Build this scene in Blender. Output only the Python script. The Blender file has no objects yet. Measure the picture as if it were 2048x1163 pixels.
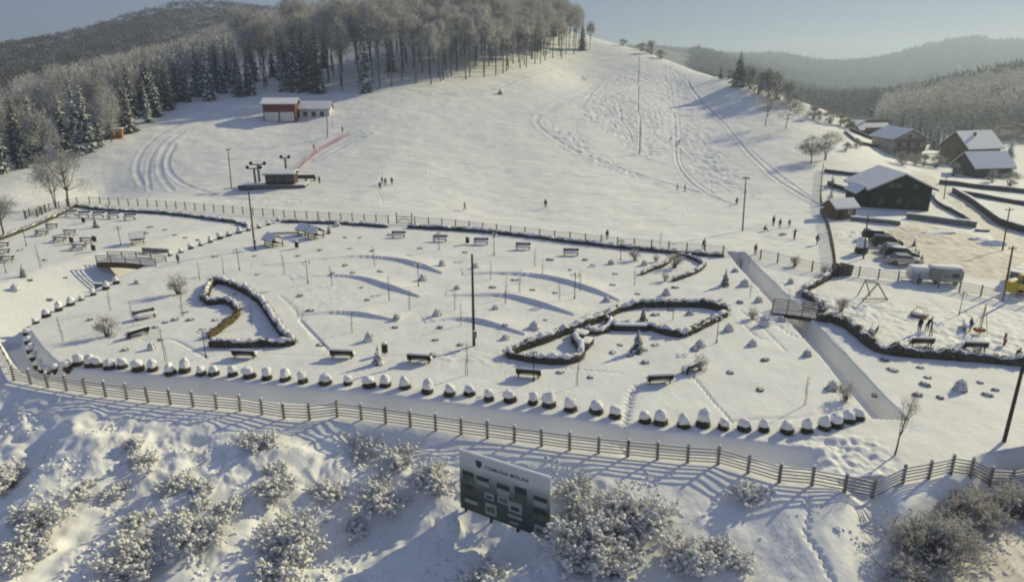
import bpy, math, random
import numpy as np
from mathutils import Vector, Matrix
R = math.radians
random.seed(7); rng = np.random.default_rng(7)
scene = bpy.context.scene
COL = scene.collection

# ------------------------------------------------------------------ camera
CAMH, PITCH, FPX = 26.0, R(18.1), 1380.0          # height, tilt, focal length for a 2048 px wide frame
cd = bpy.data.cameras.new('camera'); cam = bpy.data.objects.new('camera', cd); COL.objects.link(cam)
cam.location = (0, 0, CAMH); cam.rotation_euler = (R(90) - PITCH, 0, 0)
cd.sensor_width = 36; cd.lens = 36 * FPX / 2048; cd.clip_start = 0.5; cd.clip_end = 30000
scene.camera = cam

# ------------------------------------------------------------------ sky and sun
SUN_EL, SUN_AZ = R(25.5), R(52.5)                 # azimuth clockwise from +Y
w = bpy.data.worlds.new('World'); scene.world = w; w.use_nodes = True
nt = w.node_tree; bg = nt.nodes['Background']
sky = nt.nodes.new('ShaderNodeTexSky'); sky.sky_type = 'NISHITA'; sky.sun_disc = False
sky.sun_elevation = SUN_EL; sky.sun_rotation = SUN_AZ
sky.altitude = 600; sky.air_density = 1.0; sky.dust_density = 0.2; sky.ozone_density = 1.0
mxs = nt.nodes.new('ShaderNodeMix'); mxs.data_type = 'RGBA'; mxs.inputs[0].default_value = 0.82
nt.links.new(sky.outputs[0], mxs.inputs[6]); mxs.inputs[7].default_value = (2.9, 3.6, 6.0, 1)      # cold blue-grey winter haze
nt.links.new(mxs.outputs[2], bg.inputs[0]); bg.inputs[1].default_value = 0.065
sd = bpy.data.lights.new('sun', 'SUN'); sun = bpy.data.objects.new('sun', sd); COL.objects.link(sun)
sd.energy = 4.6; sd.angle = R(0.5); sd.color = (1.0, 0.90, 0.54)
sv = Vector((math.sin(SUN_AZ)*math.cos(SUN_EL), math.cos(SUN_AZ)*math.cos(SUN_EL), math.sin(SUN_EL)))
sun.rotation_euler = sv.to_track_quat('Z', 'Y').to_euler()
scene.view_settings.view_transform = 'Standard'; scene.view_settings.look = 'None'
scene.view_settings.exposure = 0.04; scene.view_settings.gamma = 1.0; scene.cycles.filter_width = 2.0

# ------------------------------------------------------------------ small helpers
def ray(px, py):
    u = (np.asarray(px, float) - 1024) / FPX; v = (581.5 - np.asarray(py, float)) / FPX
    return u, math.cos(PITCH) + v*math.sin(PITCH), -math.sin(PITCH) + v*math.cos(PITCH)
def at_d(px, py, d):
    u, y, z = ray(px, py); t = d / y
    return np.array([u*t, d + 0*t, CAMH + z*t])
def at_z(px, py, z0=0.0):
    u, y, z = ray(px, py); t = (z0 - CAMH) / z
    return np.array([u*t, y*t, z0 + 0*t])
def sstep(a, b, x):
    t = np.clip((x - a) / (b - a), 0, 1); return t*t*(3 - 2*t)
_lat = rng.random((256, 256))
def vnoise(x, y, s=1.0, seed=0):
    x = np.asarray(x)/s + seed*17.3; y = np.asarray(y)/s + seed*41.7
    ix = np.floor(x).astype(int); iy = np.floor(y).astype(int); fx = x-ix; fy = y-iy
    fx = fx*fx*(3-2*fx); fy = fy*fy*(3-2*fy)
    g = lambda a, b: _lat[a & 255, b & 255]
    return (g(ix,iy)*(1-fx)+g(ix+1,iy)*fx)*(1-fy) + (g(ix,iy+1)*(1-fx)+g(ix+1,iy+1)*fx)*fy - 0.5
def pl_dist(x, y, pts, maxd=None):
    """distance to a polyline, position along it (0..1) and side (+ = left of travel)"""
    if maxd is not None:
        k = (x > pts[:,0].min()-maxd) & (x < pts[:,0].max()+maxd) & (y > pts[:,1].min()-maxd) & (y < pts[:,1].max()+maxd)
        D = np.full(x.shape, 1e9); T = np.zeros(x.shape); S = np.zeros(x.shape)
        if k.any(): D[k], T[k], S[k] = pl_dist(x[k], y[k], pts)
        return D, T, S
    best = np.full(x.shape, 1e9); par = np.zeros(x.shape); side = np.zeros(x.shape)
    L = np.r_[0, np.cumsum(np.hypot(np.diff(pts[:,0]), np.diff(pts[:,1])))]
    for i in range(len(pts)-1):
        ax, ay = pts[i]; dx, dy = pts[i+1]-pts[i]; l2 = dx*dx+dy*dy+1e-9
        t = np.clip(((x-ax)*dx + (y-ay)*dy)/l2, 0, 1)
        d2 = (x-ax-t*dx)**2 + (y-ay-t*dy)**2; m = d2 < best
        best[m] = d2[m]; par[m] = (L[i]+t[m]*math.sqrt(l2))/L[-1]
        side[m] = np.sign(dx*(y[m]-ay)-dy*(x[m]-ax))
    return np.sqrt(best), par, side
def smooth_line(pts, n=6):
    pts = np.asarray(pts, float); out = []
    P = np.vstack([2*pts[0]-pts[1], pts, 2*pts[-1]-pts[-2]])
    for i in range(1, len(P)-2):
        for k in range(n):
            t = k/n
            out.append(0.5*((2*P[i]) + (-P[i-1]+P[i+1])*t + (2*P[i-1]-5*P[i]+4*P[i+1]-P[i+2])*t*t + (-P[i-1]+3*P[i]-3*P[i+1]+P[i+2])*t**3))
    out.append(pts[-1]); return np.array(out)
def plane_line(pix, z=0.0, n=5):
    p = np.array([at_z(a, b, z)[:2] for a, b in pix]); return smooth_line(p, n) if n else p
def in_poly(x, y, poly):
    c = np.zeros(x.shape, bool); j = len(poly)-1
    for i in range(len(poly)):
        xi, yi = poly[i]; xj, yj = poly[j]
        c ^= ((yi > y) != (yj > y)) & (x < (xj-xi)*(y-yi)/(yj-yi+1e-12)+xi); j = i
    return c
def soft_poly(x, y, poly, wd):
    d, _, _ = pl_dist(x, y, np.vstack([poly, poly[:1]]), wd*3); d = np.minimum(d, wd*3); i = in_poly(x, y, poly)
    return sstep(-wd, wd, np.where(i, d, -d) + wd*1.2*vnoise(x, y, wd*2, 20))
# ------------------------------------------------------------------ terrain height
FRONT = [(-420,560),(-200,600),(-60,655),(0,705),(28,760),(100,775),(190,790),(300,804),(410,815),(500,823),(560,836),(620,839),(675,833),(720,838),(770,845),(820,852),
         (875,860),(925,868),(980,876),(1035,884),(1090,892),(1145,900),(1210,907),(1265,913),(1325,919),(1385,925),(1445,928),(1490,943),(1545,962),
         (1600,968),(1650,972),(1700,976),(1745,971),(1800,966),(1850,958),(1900,945),(1960,928),(2048,912),(2300,870)]
FRONT_W = plane_line(FRONT, 0, 0)
REAR = [(60,432),(110,420),(165,408),(250,411),(330,416),(420,423),(500,430),(580,436),(640,439),(740,445),(830,449),(920,457),(1000,466),(1080,475),(1150,483),
        (1240,493),(1320,500),(1400,507),(1450,512),(1510,517),(1560,527),(1610,540),(1665,549)]
REAR_W = plane_line(REAR, 0, 0)
ROW_L = [(-140,740),(-40,690),(50,655),(120,615),(190,578),(260,545),(330,515),(400,490),(450,470),(510,452),(560,440)]
ROW_W = plane_line(ROW_L, 0, 4)
CH1 = [(8,655),(28,690),(50,722),(85,752),(150,764),(250,773),(350,780),(450,789),(560,800),(650,807),(750,816),(850,830),(950,843),(1050,857),(1150,870),(1250,886),
       (1350,897),(1450,908),(1540,921),(1610,930),(1670,936)]
CH1_W = plane_line(CH1, -0.4, 4)
CH2 = [(1470,509),(1500,543),(1540,585),(1578,625),(1612,662),(1660,712),(1710,770),(1750,815),(1778,848)]
CH2_W = plane_line(CH2, -0.4, 4)
WAVES = [[(500,532,.15),(570,528,.3),(640,519,.5),(720,514,.6),(790,520,.8),(840,532,1),(885,547,.35)],
         [(585,560,.15),(650,552,.45),(715,556,.7),(780,575,1),(840,594,.35)],
         [(595,632,.15),(660,626,.55),(720,630,.9),(795,642,.35)],
         [(925,549,.2),(980,547,.6),(1060,551,.8),(1130,564,1),(1190,583,.9),(1240,602,.3)],
         [(890,591,.2),(950,591,.55),(1015,593,.8),(1075,608,1),(1150,630,.35)],
         [(850,645,.15),(910,639,.6),(965,645,.9),(1050,669,.35)]]
C = []   # control points of the hills: (px, py, distance)
C += [(770,375,150),(640,368,155),(550,380,150),(460,385,150),(300,392,150),(200,392,158),(1000,410,140),(1150,412,136),(1300,405,142),
      (0,348,165),(100,322,175),(200,292,185),(290,247,205),(330,217,225),(470,195,240),(570,181,250),(740,184,245),(870,164,262),(1000,149,290),(1060,134,320),(1170,100,400),
      (1185,76,440),(580,243,215),(900,300,190),(900,200,242),(1100,230,235),(1080,160,290),(1165,158,330),(1278,308,200),(1278,200,270),(1340,283,218),(1355,380,158),(1470,408,140),
      (1250,94,415),(1300,108,400),(1345,124,385),(1400,145,350),(1450,158,310),(1495,170,290),(1600,205,272),(1660,225,270),(1720,247,276),(1530,250,235),(1570,262,222),(1625,328,178),(1640,420,131),
      (1500,300,200),(1420,220,262),(1350,170,320),(1690,300,200),
      (1190,110,540),(1300,135,500),(1345,160,470),(1400,175,430),(1450,190,400),(1495,205,370),(1600,238,340),(1720,266,350),
      (570,130,330),(400,150,340),(300,175,330),(150,215,300),(0,262,260),(570,70,430),(700,50,440),(900,75,370),(1000,60,420),(1100,52,470),(1000,90,600),(700,80,600),(1150,110,600),
      (-200,380,170),(-200,280,260),
      (0,105,650),(150,82,700),(330,22,800),(400,14,820),(480,20,820),(560,32,800),(700,40,850),(400,100,600),(200,135,520),(0,165,470),(330,80,1100),(0,140,1000),(560,90,1100),(-200,140,650),
      (2048,215,430),(2048,165,760),(1900,200,620),(1800,228,600),(1750,246,520),(2200,200,430),(2200,150,760),(2048,190,1100),(1900,205,1000),
      (1400,116,1500),(1480,122,2500),(1560,122,2600),(1620,134,2600),(1700,132,2600),(1780,122,2600),(1830,109,2600),(1880,86,2600),(1930,76,2600),(1990,82,2600),(2048,89,2600),(2200,110,2600),
      (1600,185,1500),(1800,180,1500),(1700,215,900),(1480,150,3600),(1700,160,3600),(1930,120,3600),(2200,150,3600)]
cp = [at_d(*c) for c in C]
for i in range(0, len(REAR_W)):                        # the park plane, carried a little past the rear fence
    x, y = REAR_W[i]
    for k in (0.75, 1.0): cp.append(np.array([x*k, y*k, 0.0]))
for a, b, z in [(1670,500,0),(1700,430,-.2),(1795,415,-.5),(1900,470,-.5),(2040,480,-.8),(1820,318,-2),(1930,340,-2.5),(2048,345,-3),(1745,275,-2.5),(1960,420,-1.5),(2048,560,0),(2200,480,-1),(2300,400,-2),
                (0,470,0),(-150,520,0),(-300,500,0),(1760,262,-3)]:
    cp.append(at_z(a, b, z))
for th, r, z in [(-75,60,0),(-75,150,6),(-75,400,35),(-75,1200,60),(-55,120,2),(-55,300,22),(75,60,0),(75,150,-1),(75,400,-3),(75,1200,20),(75,3000,60),(55,80,0),(55,250,-2.5),(55,700,10),(0,60,0),(-30,60,0),(30,60,0)]:
    cp.append(np.array([r*math.sin(R(th)), r*math.cos(R(th)), z]))
cp = np.array(cp)
def _pol(x, y): return np.arctan2(x, y)*2.2, np.log(np.hypot(x, y))
_pu, _pv = _pol(cp[:,0], cp[:,1]); _pe = (cp[:,2]-CAMH)/np.hypot(cp[:,0], cp[:,1])
def _phi(r2): return 0.5*r2*np.log(r2 + 1e-12)
_n = len(cp)
_K = _phi((_pu[:,None]-_pu)**2 + (_pv[:,None]-_pv)**2) + np.eye(_n)*2e-4
_Q = np.c_[np.ones(_n), _pu, _pv]
_W = np.linalg.solve(np.block([[_K, _Q],[_Q.T, np.zeros((3,3))]]), np.r_[_pe, 0, 0, 0])
# coarse table of the spline, then cubic look-up
GU = np.linspace(-R(84)*2.2, R(84)*2.2, 360); GV = np.linspace(math.log(12), math.log(6000), 360)
_T = np.zeros((360, 360))
for i, u in enumerate(GU):
    r2 = (u-_pu[None,:])**2 + (GV[:,None]-_pv[None,:])**2
    _T[i] = _phi(r2) @ _W[:_n] + _W[_n] + _W[_n+1]*u + _W[_n+2]*GV
def hills(x, y):
    u, v = _pol(x, y); a = np.clip((u-GU[0])/(GU[1]-GU[0]), 0, 358.999); b = np.clip((v-GV[0])/(GV[1]-GV[0]), 0, 358.999)
    i = a.astype(int); j = b.astype(int); fa = a-i; fb = b-j
    e = (_T[i,j]*(1-fa)+_T[i+1,j]*fa)*(1-fb) + (_T[i,j+1]*(1-fa)+_T[i+1,j+1]*fa)*fb
    return CAMH + e*np.hypot(x, y)
REAR_X = np.r_[[-260, -150], REAR_W[:,0], [50, 60, 75, 120, 300]]
REAR_Y = np.r_[[95, 112], REAR_W[:,1], [88, 88, 88, 85, 70]]
_srt = np.argsort(REAR_X); REAR_X = REAR_X[_srt]; REAR_Y = REAR_Y[_srt]
CREASE = plane_line([(215,800),(165,845),(120,900),(70,965),(20,1030),(-40,1110)], -2.2, 4)
CREASE2 = plane_line([(640,838),(600,880),(585,930),(575,1000),(560,1080)], -2.4, 4)
GULLY = plane_line([(1695,985),(1715,1030),(1735,1080),(1745,1163),(1740,1240)], -2.6, 4)
ROAD = plane_line([(1840,1290),(1960,1160),(2060,1060),(2200,960)], -2.2, 4)
def ground(x, y, fine=True):
    x = np.asarray(x, float); y = np.asarray(y, float); shp = x.shape; x = x.ravel(); y = y.ravel()
    z = np.zeros_like(x)
    yr = np.interp(x, REAR_X, REAR_Y)
    k = sstep(-2, 16, y - yr)
    far = k > 0
    hz = np.zeros_like(x); hz[far] = hills(x[far], y[far]); z = k*hz
    r = np.hypot(x, y)
    near = r < 170
    X = x[near]; Y = y[near]; Z = z[near].copy()
    # bank in front of the fence
    s = (np.interp(X, FRONT_W[:,0], FRONT_W[:,1]) - Y)*0.96
    out = np.clip(s-0.5, 0, None)
    bank = 4.4*(.48+.52*sstep(-34, -6, X))*(1-np.exp(-(out/13.0)**1.35))
    Z -= bank
    m = (s > -1) & (Y > 5)
    if m.any():
        xm, ym, sm = X[m], Y[m], np.clip((s[m]-1.0)/3.0, 0, 1)
        d, t, sd = pl_dist(xm, ym, CREASE); add = -1.0*sstep(-1.6, 1.4, -d*sd)*sm
        d, t, sd = 0, 0, 0
        hx, hy = at_z(760, 905, -1.5)[:2]
        add -= 0.7*np.exp(-(((xm-hx)/7.5)**2 + ((ym-hy)/2.4)**2))*np.clip(s[m]/1.5, 0, 1)
        hx, hy = at_z(860, 1110, -3.5)[:2]
        add -= 0.9*np.exp(-(((xm-hx)/6)**2 + ((ym-hy)/3.5)**2))
        d, t, sd = pl_dist(xm, ym, GULLY, 6); add -= 1.1*np.exp(-(d/1.2)**2)*sstep(0, .15, t+.02)
        d, t, sd = pl_dist(xm, ym, ROAD, 6); kk = 1-sstep(3.2, 4.8, d)
        if fine:
            lump = 0.85*vnoise(xm, ym, 4.3, 1) + 0.40*vnoise(xm+ym*.6, ym-xm*.6, 1.5, 2) + 0.20*vnoise(xm, ym, .62, 3) + 0.07*vnoise(xm, ym, .26, 4)*(vnoise(xm, ym, 2.2, 6) > 0)
            rough = (0.25 + 1.1*sstep(14, -2, xm))*0.55 + 1.0*np.clip(vnoise(xm, ym, 7.0, 5)+0.45, 0, 1)
            add += lump*rough*sm
        cur = Z[m] + add
        Z[m] = cur*(1-kk) + (-2.3)*kk
    # stream trench beside the front fence
    d, t, sd = pl_dist(X, Y, CH1_W, 3); wob = 0.12*vnoise(X, Y, 1.6, 6) if fine else 0
    dn = np.where(sd > 0, d, d*1.75); Z -= 1.7*(1-sstep(.7, 1.95, dn+wob))*sstep(1.0, .96, t)
    # second trench
    d, t, sd = pl_dist(X, Y, CH2_W, 3)
    Z -= 1.75*(1-sstep(1.0, 1.35, d+wob))*np.where((t > .001) & (t < .999), 1, 0)
    # side ditch behind the left row of bushes
    d, t, sd = pl_dist(X, Y, ROW_W, 20)
    wdt = np.interp(t, [0, .5, .75, 1], [15, 13, 8, 4]); dep = np.interp(t, [0, .45, .75, .97, 1], [3.4, 3.3, 2.0, .3, 0])
    q = np.where((sd > 0) & (d < 30), d, 0)
    Z -= dep*sstep(0, 1.6, q)*np.clip(1-(q-1.6)/(wdt-1.6), 0, 1)**1.15
    # wavy low banks across the park
    for wv in WAVES_W:
        d, t, sd = pl_dist(X, Y, wv[0], 5); mm = d < 5
        if mm.any():
            h = 0.46*np.maximum(np.interp(t[mm], wv[1], wv[2]), .42*sstep(0, .08, t[mm])*sstep(1, .96, t[mm])); q = d[mm]*sd[mm]
            up = np.where(q > 0, np.clip(1-q/4.6, 0, 1)**1.5, 1-sstep(0.0, 0.2, -q))
            end = np.where((t[mm] > .002) & (t[mm] < .998), 1, 0)
            Z[mm] += h*up*end
    if fine:
        park = sstep(170, 120, np.hypot(X, Y))*sstep(0, -2, s)
        Z += park*(0.05*vnoise(X, Y, 2.3, 7) + 0.025*vnoise(X, Y, .8, 8))
        # thrown-up and trampled snow
        for cx, cy, rx, ry, a in ROUGH_W:
            g = np.exp(-(((X-cx)/rx)**2 + ((Y-cy)/ry)**2)**2)
            Z += g*a*(vnoise(X, Y, .75, 9) + .6*vnoise(X, Y, .38, 10))
        for pts, wd, dp, st in FOOT_W:
            d, t, sd = pl_dist(X, Y, pts, 2); mm = d < wd*2
            if mm.any():
                L = np.sum(np.hypot(np.diff(pts[:,0]), np.diff(pts[:,1])))
                ph = np.abs(np.sin(t[mm]*L*math.pi/st + (sd[mm] > 0)*1.57)) if st else 1
                Z[mm] -= dp*np.exp(-(d[mm]/wd)**2)*ph
    z[near] = Z
    if fine:
        f = (r > 110) & (r < 700)
        X = x[f]; Y = y[f]; add = k[f]*(0.28*vnoise(X, Y, 9, 11) + 0.14*vnoise(X, Y, 3.2, 12) + .07*vnoise(X, Y, 1.5, 13) + .10*vnoise(X*.22+Y*.05, Y, 1.1, 15))
        for pp, ww in GROOM_W: add += k[f]*soft_poly(X, Y, pp, ww)*(.34*vnoise(X*.3, Y, 1.3, 16) + .22*vnoise(X, Y*.3, .9, 17) + .16*vnoise(X, Y, .8, 18))
        for pts, wd, dp, rim in TRACK_W:
            d, t, sd = pl_dist(X, Y, pts, wd*5); wd *= .62; dp *= .38; rim *= .4
            add += -dp*np.exp(-(d/wd)**2) + rim*np.exp(-((d-wd*1.7)/(wd*.6))**2)
        z[f] += add
        f = r > 600
        z[f] += (r[f]-600)*0.012*(vnoise(x[f], y[f], 130, 13) + .5*vnoise(x[f], y[f], 50, 14))*sstep(600, 1100, r[f])*np.where(r[f] < 2000, 1, .6)
    return z.reshape(shp)
WAVES_W = []
for wv in WAVES:
    p = plane_line([(a, b) for a, b, c in wv], 0, 4); L = np.r_[0, np.cumsum(np.hypot(np.diff(p[:,0]), np.diff(p[:,1])))]; L /= L[-1]
    WAVES_W.append((p, L[::4], [c for a, b, c in wv]))
GROOM_W = []; ROUGH_W = []; FOOT_W = []; TRACK_W = []
def hit(px, py, fine=False, tmin=0, tmax=5000):
    """where the sight line through a point of the photograph meets the terrain"""
    u, vy, vz = ray(px, py)
    t = np.exp(np.linspace(math.log(25), math.log(4500), 1500)); t = t[(t > tmin) & (t < tmax)]
    def f(t): return CAMH + vz*t - ground(u*t, vy*t, fine)
    g = f(t); i = np.where(g <= 0)[0]
    if len(i) == 0: i = [len(t)-1]
    i = i[0]; a, b = t[max(i-1, 0)], t[i]
    for _ in range(12):
        c = (a+b)/2
        if f(np.array([c]))[0] > 0: a = c
        else: b = c
    c = (a+b)/2
    return np.array([u*c, vy*c, CAMH+vz*c])
def hitline(pix, n=5, fine=False):
    p = np.array([hit(a, b, fine) for a, b in pix])[:, :2]; return smooth_line(p, n)
for px, py, rx, ry, a in [(1690,905,3.2,3.0,.42),(1620,945,3,1.5,.1),(1560,575,5,4,.15),(1850,640,14,7,.13),(1960,690,6,4,.22),(1690,620,4,4,.2),(1600,600,3,4,.15),
                          (170,390,9,4,.35),(60,400,8,5,.3),(240,398,8,3,.3),(1730,470,8,4,.25),(650,590,4,8,.05),(950,715,6,2,.1),(520,405,18,4,.1),(1540,640,3,3,.12)]:
    p = hit(px, py); ROUGH_W.append((p[0], p[1], rx, ry, a))
for pix, wd, dp, st in [([(1276,770),(1262,790),(1255,820),(1250,850),(1253,880),(1246,905)],.34,.22,.7),([(1385,752),(1405,775),(1425,800),(1445,822),(1462,842)],.16,.12,.75),
                        ([(1240,745),(1190,742),(1130,735),(1080,735),(1010,745)],.2,.10,.6),([(560,590),(590,620),(610,650),(640,690),(660,705)],.25,.08,.6),([(600,640),(625,665),(655,697)],.15,.12,0),
                        ([(285,680),(340,678),(370,690),(412,715)],.18,.10,0),([(0+412,712),(520,708),(640,712),(770,712),(850,712)],.2,.05,0),
                        ([(1465,842),(1540,836),(1600,834),(1650,822),(1690,805)],.25,.12,0),([(1480,620),(1520,650),(1550,680),(1570,700)],.2,.12,.7),
                        ([(1560,655),(1600,675),(1640,690),(1680,700)],.3,.12,.8),([(1480,640),(1510,670),(1540,680)],.2,.12,.7)]:
    FOOT_W.append((hitline(pix, 4), wd, dp, st))
for pix, wd, dp, st in [([(1615,995),(1617,1040),(1612,1065),(1640,1110),(1665,1163)],.2,.22,.6)]:
    FOOT_W.append((hitline(pix, 4), wd, dp, st))
_tr = [([(285,370),(272,340),(280,310),(300,285),(330,262),(360,250)],.9,.25,.12),([(300,380),(296,350),(300,320),(318,290),(350,268),(385,255)],.7,.2,.1),
                         ([(345,380),(322,350),(320,320),(335,290),(370,262)],.9,.22,.12),([(430,388),(390,376),(350,355),(335,325),(350,290)],.8,.25,.12),([(500,400),(440,392),(400,383)],.8,.2,.1),
                         ([(1338,135),(1345,200),(1350,260),(1352,320),(1372,355),(1410,385),(1460,408)],.55,.32,.18),([(1350,140),(1356,200),(1360,270),(1361,325),(1385,355),(1430,388)],.4,.22,.1),
                         ([(1230,195),(1240,220),(1242,240),(1258,262),(1262,275),(1250,290)],.5,.35,.15),([(1278,225),(1280,260),(1279,300)],.5,.2,.25),([(1205,160),(1180,190),(1165,215)],.8,.3,.1),
                         ([(1078,230),(1075,250),(1130,290),(1190,318),(1250,340),(1320,362),(1400,385)],1.2,.25,.2),([(1078,230),(1140,235),(1200,240),(1280,232)],.7,.2,.1),
                         ([(1300,120),(1250,140),(1200,160),(1170,185),(1080,230)],2.5,.3,.1),([(1365,150),(1400,200),(1450,250),(1500,310),(1560,365),(1640,410)],.7,.25,.25),([(1375,160),(1390,190),(1425,225)],.7,.4,.2),
                         ([(1400,150),(1440,158),(1490,172)],.6,.5,.1),([(590,335),(640,300),(690,272),(720,262)],.8,.3,.3),([(640,320),(690,290),(740,268)],1.2,.05,.3),([(480,300),(560,292),(620,285)],.8,.15,.1),
                         ([(780,175),(870,188),(960,190)],1.0,.25,.3),([(870,190),(980,180),(1060,150),(1100,140)],1.2,.2,.35),([(1200,215),(1150,260),(1240,300),(1350,330)],.6,.1,.05),
                         ([(1500,300),(1560,350),(1620,395)],.5,.3,.15),([(1560,300),(1640,330),(1720,380)],.3,.15,.05)]
for k in range(40):        # loose single ski marks wandering down the slope
    a, b = random.uniform(700, 1500), random.uniform(150, 400); q = random.uniform(-40, 40)
    if b > 330 and a > 1480: continue
    _tr.append(([(a, b), (a+q*.5+random.uniform(-8, 8), b+16), (a+q, b+36)], random.uniform(.25, .4), .07, .05))
for pix, wd, dp, rim in _tr:
    TRACK_W.append((hitline(pix, 4), wd, dp, rim))

# ------------------------------------------------------------------ materials
MATS = {}
def new_mat(name):
    m = bpy.data.materials.new(name); m.use_nodes = True; MATS[name] = m
    n = m.node_tree; b = n.nodes['Principled BSDF']; return m, n, b
def mat(name, c, rough=.7, c2=None, scale=4.0, detail=4, bump=0.0, bscale=None, metal=0, spec=.3, stretch=None, tone=None, trans=0):
    m, n, b = new_mat(name)
    b.inputs['Roughness'].default_value = rough; b.inputs['Metallic'].default_value = metal
    b.inputs['Specular IOR Level'].default_value = spec
    tc = n.nodes.new('ShaderNodeTexCoord'); mp = n.nodes.new('ShaderNodeMapping'); n.links.new(tc.outputs['Object'], mp.inputs[0])
    if stretch: mp.inputs['Scale'].default_value = stretch
    if c2 is None: c2 = tuple(v*0.75 for v in c)
    nz = n.nodes.new('ShaderNodeTexNoise'); nz.inputs['Scale'].default_value = scale; nz.inputs['Detail'].default_value = detail; n.links.new(mp.outputs[0], nz.inputs[0])
    rp = n.nodes.new('ShaderNodeValToRGB'); rp.color_ramp.elements[0].position = .35; rp.color_ramp.elements[1].position = .65
    rp.color_ramp.elements[0].color = (*c2, 1); rp.color_ramp.elements[1].color = (*c, 1); n.links.new(nz.outputs[0], rp.inputs[0])
    col = rp.outputs[0]
    if tone:                      # face attribute 'tone' mixes towards a second colour (snow or frost on twigs)
        at = n.nodes.new('ShaderNodeAttribute'); at.attribute_name = 'tone'
        mx = n.nodes.new('ShaderNodeMix'); mx.data_type = 'RGBA'; n.links.new(at.outputs['Fac'], mx.inputs[0]); n.links.new(col, mx.inputs[6]); mx.inputs[7].default_value = (*tone, 1); col = mx.outputs[2]
    n.links.new(col, b.inputs['Base Color'])
    if bump:
        bp = n.nodes.new('ShaderNodeBump'); bp.inputs['Strength'].default_value = bump; bp.inputs['Distance'].default_value = .05
        nb = n.nodes.new('ShaderNodeTexNoise'); nb.inputs['Scale'].default_value = bscale or scale*3; nb.inputs['Detail'].default_value = 5; n.links.new(mp.outputs[0], nb.inputs[0])
        n.links.new(nb.outputs[0], bp.inputs['Height']); n.links.new(bp.outputs[0], b.inputs['Normal'])
    if trans:
        t = n.nodes.new('ShaderNodeBsdfTranslucent'); n.links.new(col, t.inputs[0]); ms = n.nodes.new('ShaderNodeMixShader'); ms.inputs[0].default_value = trans
        o = n.nodes['Material Output']; n.links.new(b.outputs[0], ms.inputs[1]); n.links.new(t.outputs[0], ms.inputs[2]); n.links.new(ms.outputs[0], o.inputs[0])
    return m
def terrain_mat():
    m, n, b = new_mat('snow_ground'); L = n.links.new
    b.inputs['Roughness'].default_value = .75; b.inputs['Specular IOR Level'].default_value = .2
    geo = n.nodes.new('ShaderNodeNewGeometry')
    at = n.nodes.new('ShaderNodeAttribute'); at.attribute_name = 'mask'
    sp = n.nodes.new('ShaderNodeSeparateColor'); L(at.outputs['Color'], sp.inputs[0])
    def noise(sc, det=4, vec=geo.outputs['Position']):
        z = n.nodes.new('ShaderNodeTexNoise'); z.inputs['Scale'].default_value = sc; z.inputs['Detail'].default_value = det; L(vec, z.inputs[0]); return z.outputs[0]
    def ramp(fac, a, b_, p0=.3, p1=.7):
        r = n.nodes.new('ShaderNodeValToRGB'); r.color_ramp.elements[0].position = p0; r.color_ramp.elements[1].position = p1
        r.color_ramp.elements[0].color = (*a, 1); r.color_ramp.elements[1].color = (*b_, 1); L(fac, r.inputs[0]); return r.outputs[0]
    def mix(f, a, b_):
        x = n.nodes.new('ShaderNodeMix'); x.data_type = 'RGBA'; L(f, x.inputs[0]); L(a, x.inputs[6]); L(b_, x.inputs[7]); return x.outputs[2]
    snow = ramp(noise(.25), (.70, .70, .70), (.80, .80, .78))
    mpv = n.nodes.new('ShaderNodeMapping'); mpv.inputs['Scale'].default_value = (1, .25, 1); mpv.inputs['Rotation'].default_value = (0, 0, .5); L(geo.outputs['Position'], mpv.inputs[0])
    packed = ramp(noise(1.6, 6, mpv.outputs[0]), (.40, .37, .31), (.73, .69, .61), .3, .62)
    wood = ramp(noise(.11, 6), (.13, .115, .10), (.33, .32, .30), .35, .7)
    groomed = ramp(noise(.5, 6, mpv.outputs[0]), (.60, .61, .65), (.76, .76, .77), .35, .65)
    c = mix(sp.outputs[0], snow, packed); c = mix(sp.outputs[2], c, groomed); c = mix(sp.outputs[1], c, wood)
    L(c, b.inputs['Base Color'])
    bp = n.nodes.new('ShaderNodeBump'); bp.inputs['Strength'].default_value = .35; bp.inputs['Distance'].default_value = .12
    ad = n.nodes.new('ShaderNodeMath'); ad.operation = 'ADD'; L(noise(2.2, 6), ad.inputs[0]); L(noise(.7, 5, mpv.outputs[0]), ad.inputs[1]); L(ad.outputs[0], bp.inputs['Height'])
    L(bp.outputs[0], b.inputs['Normal'])
    return m

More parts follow.
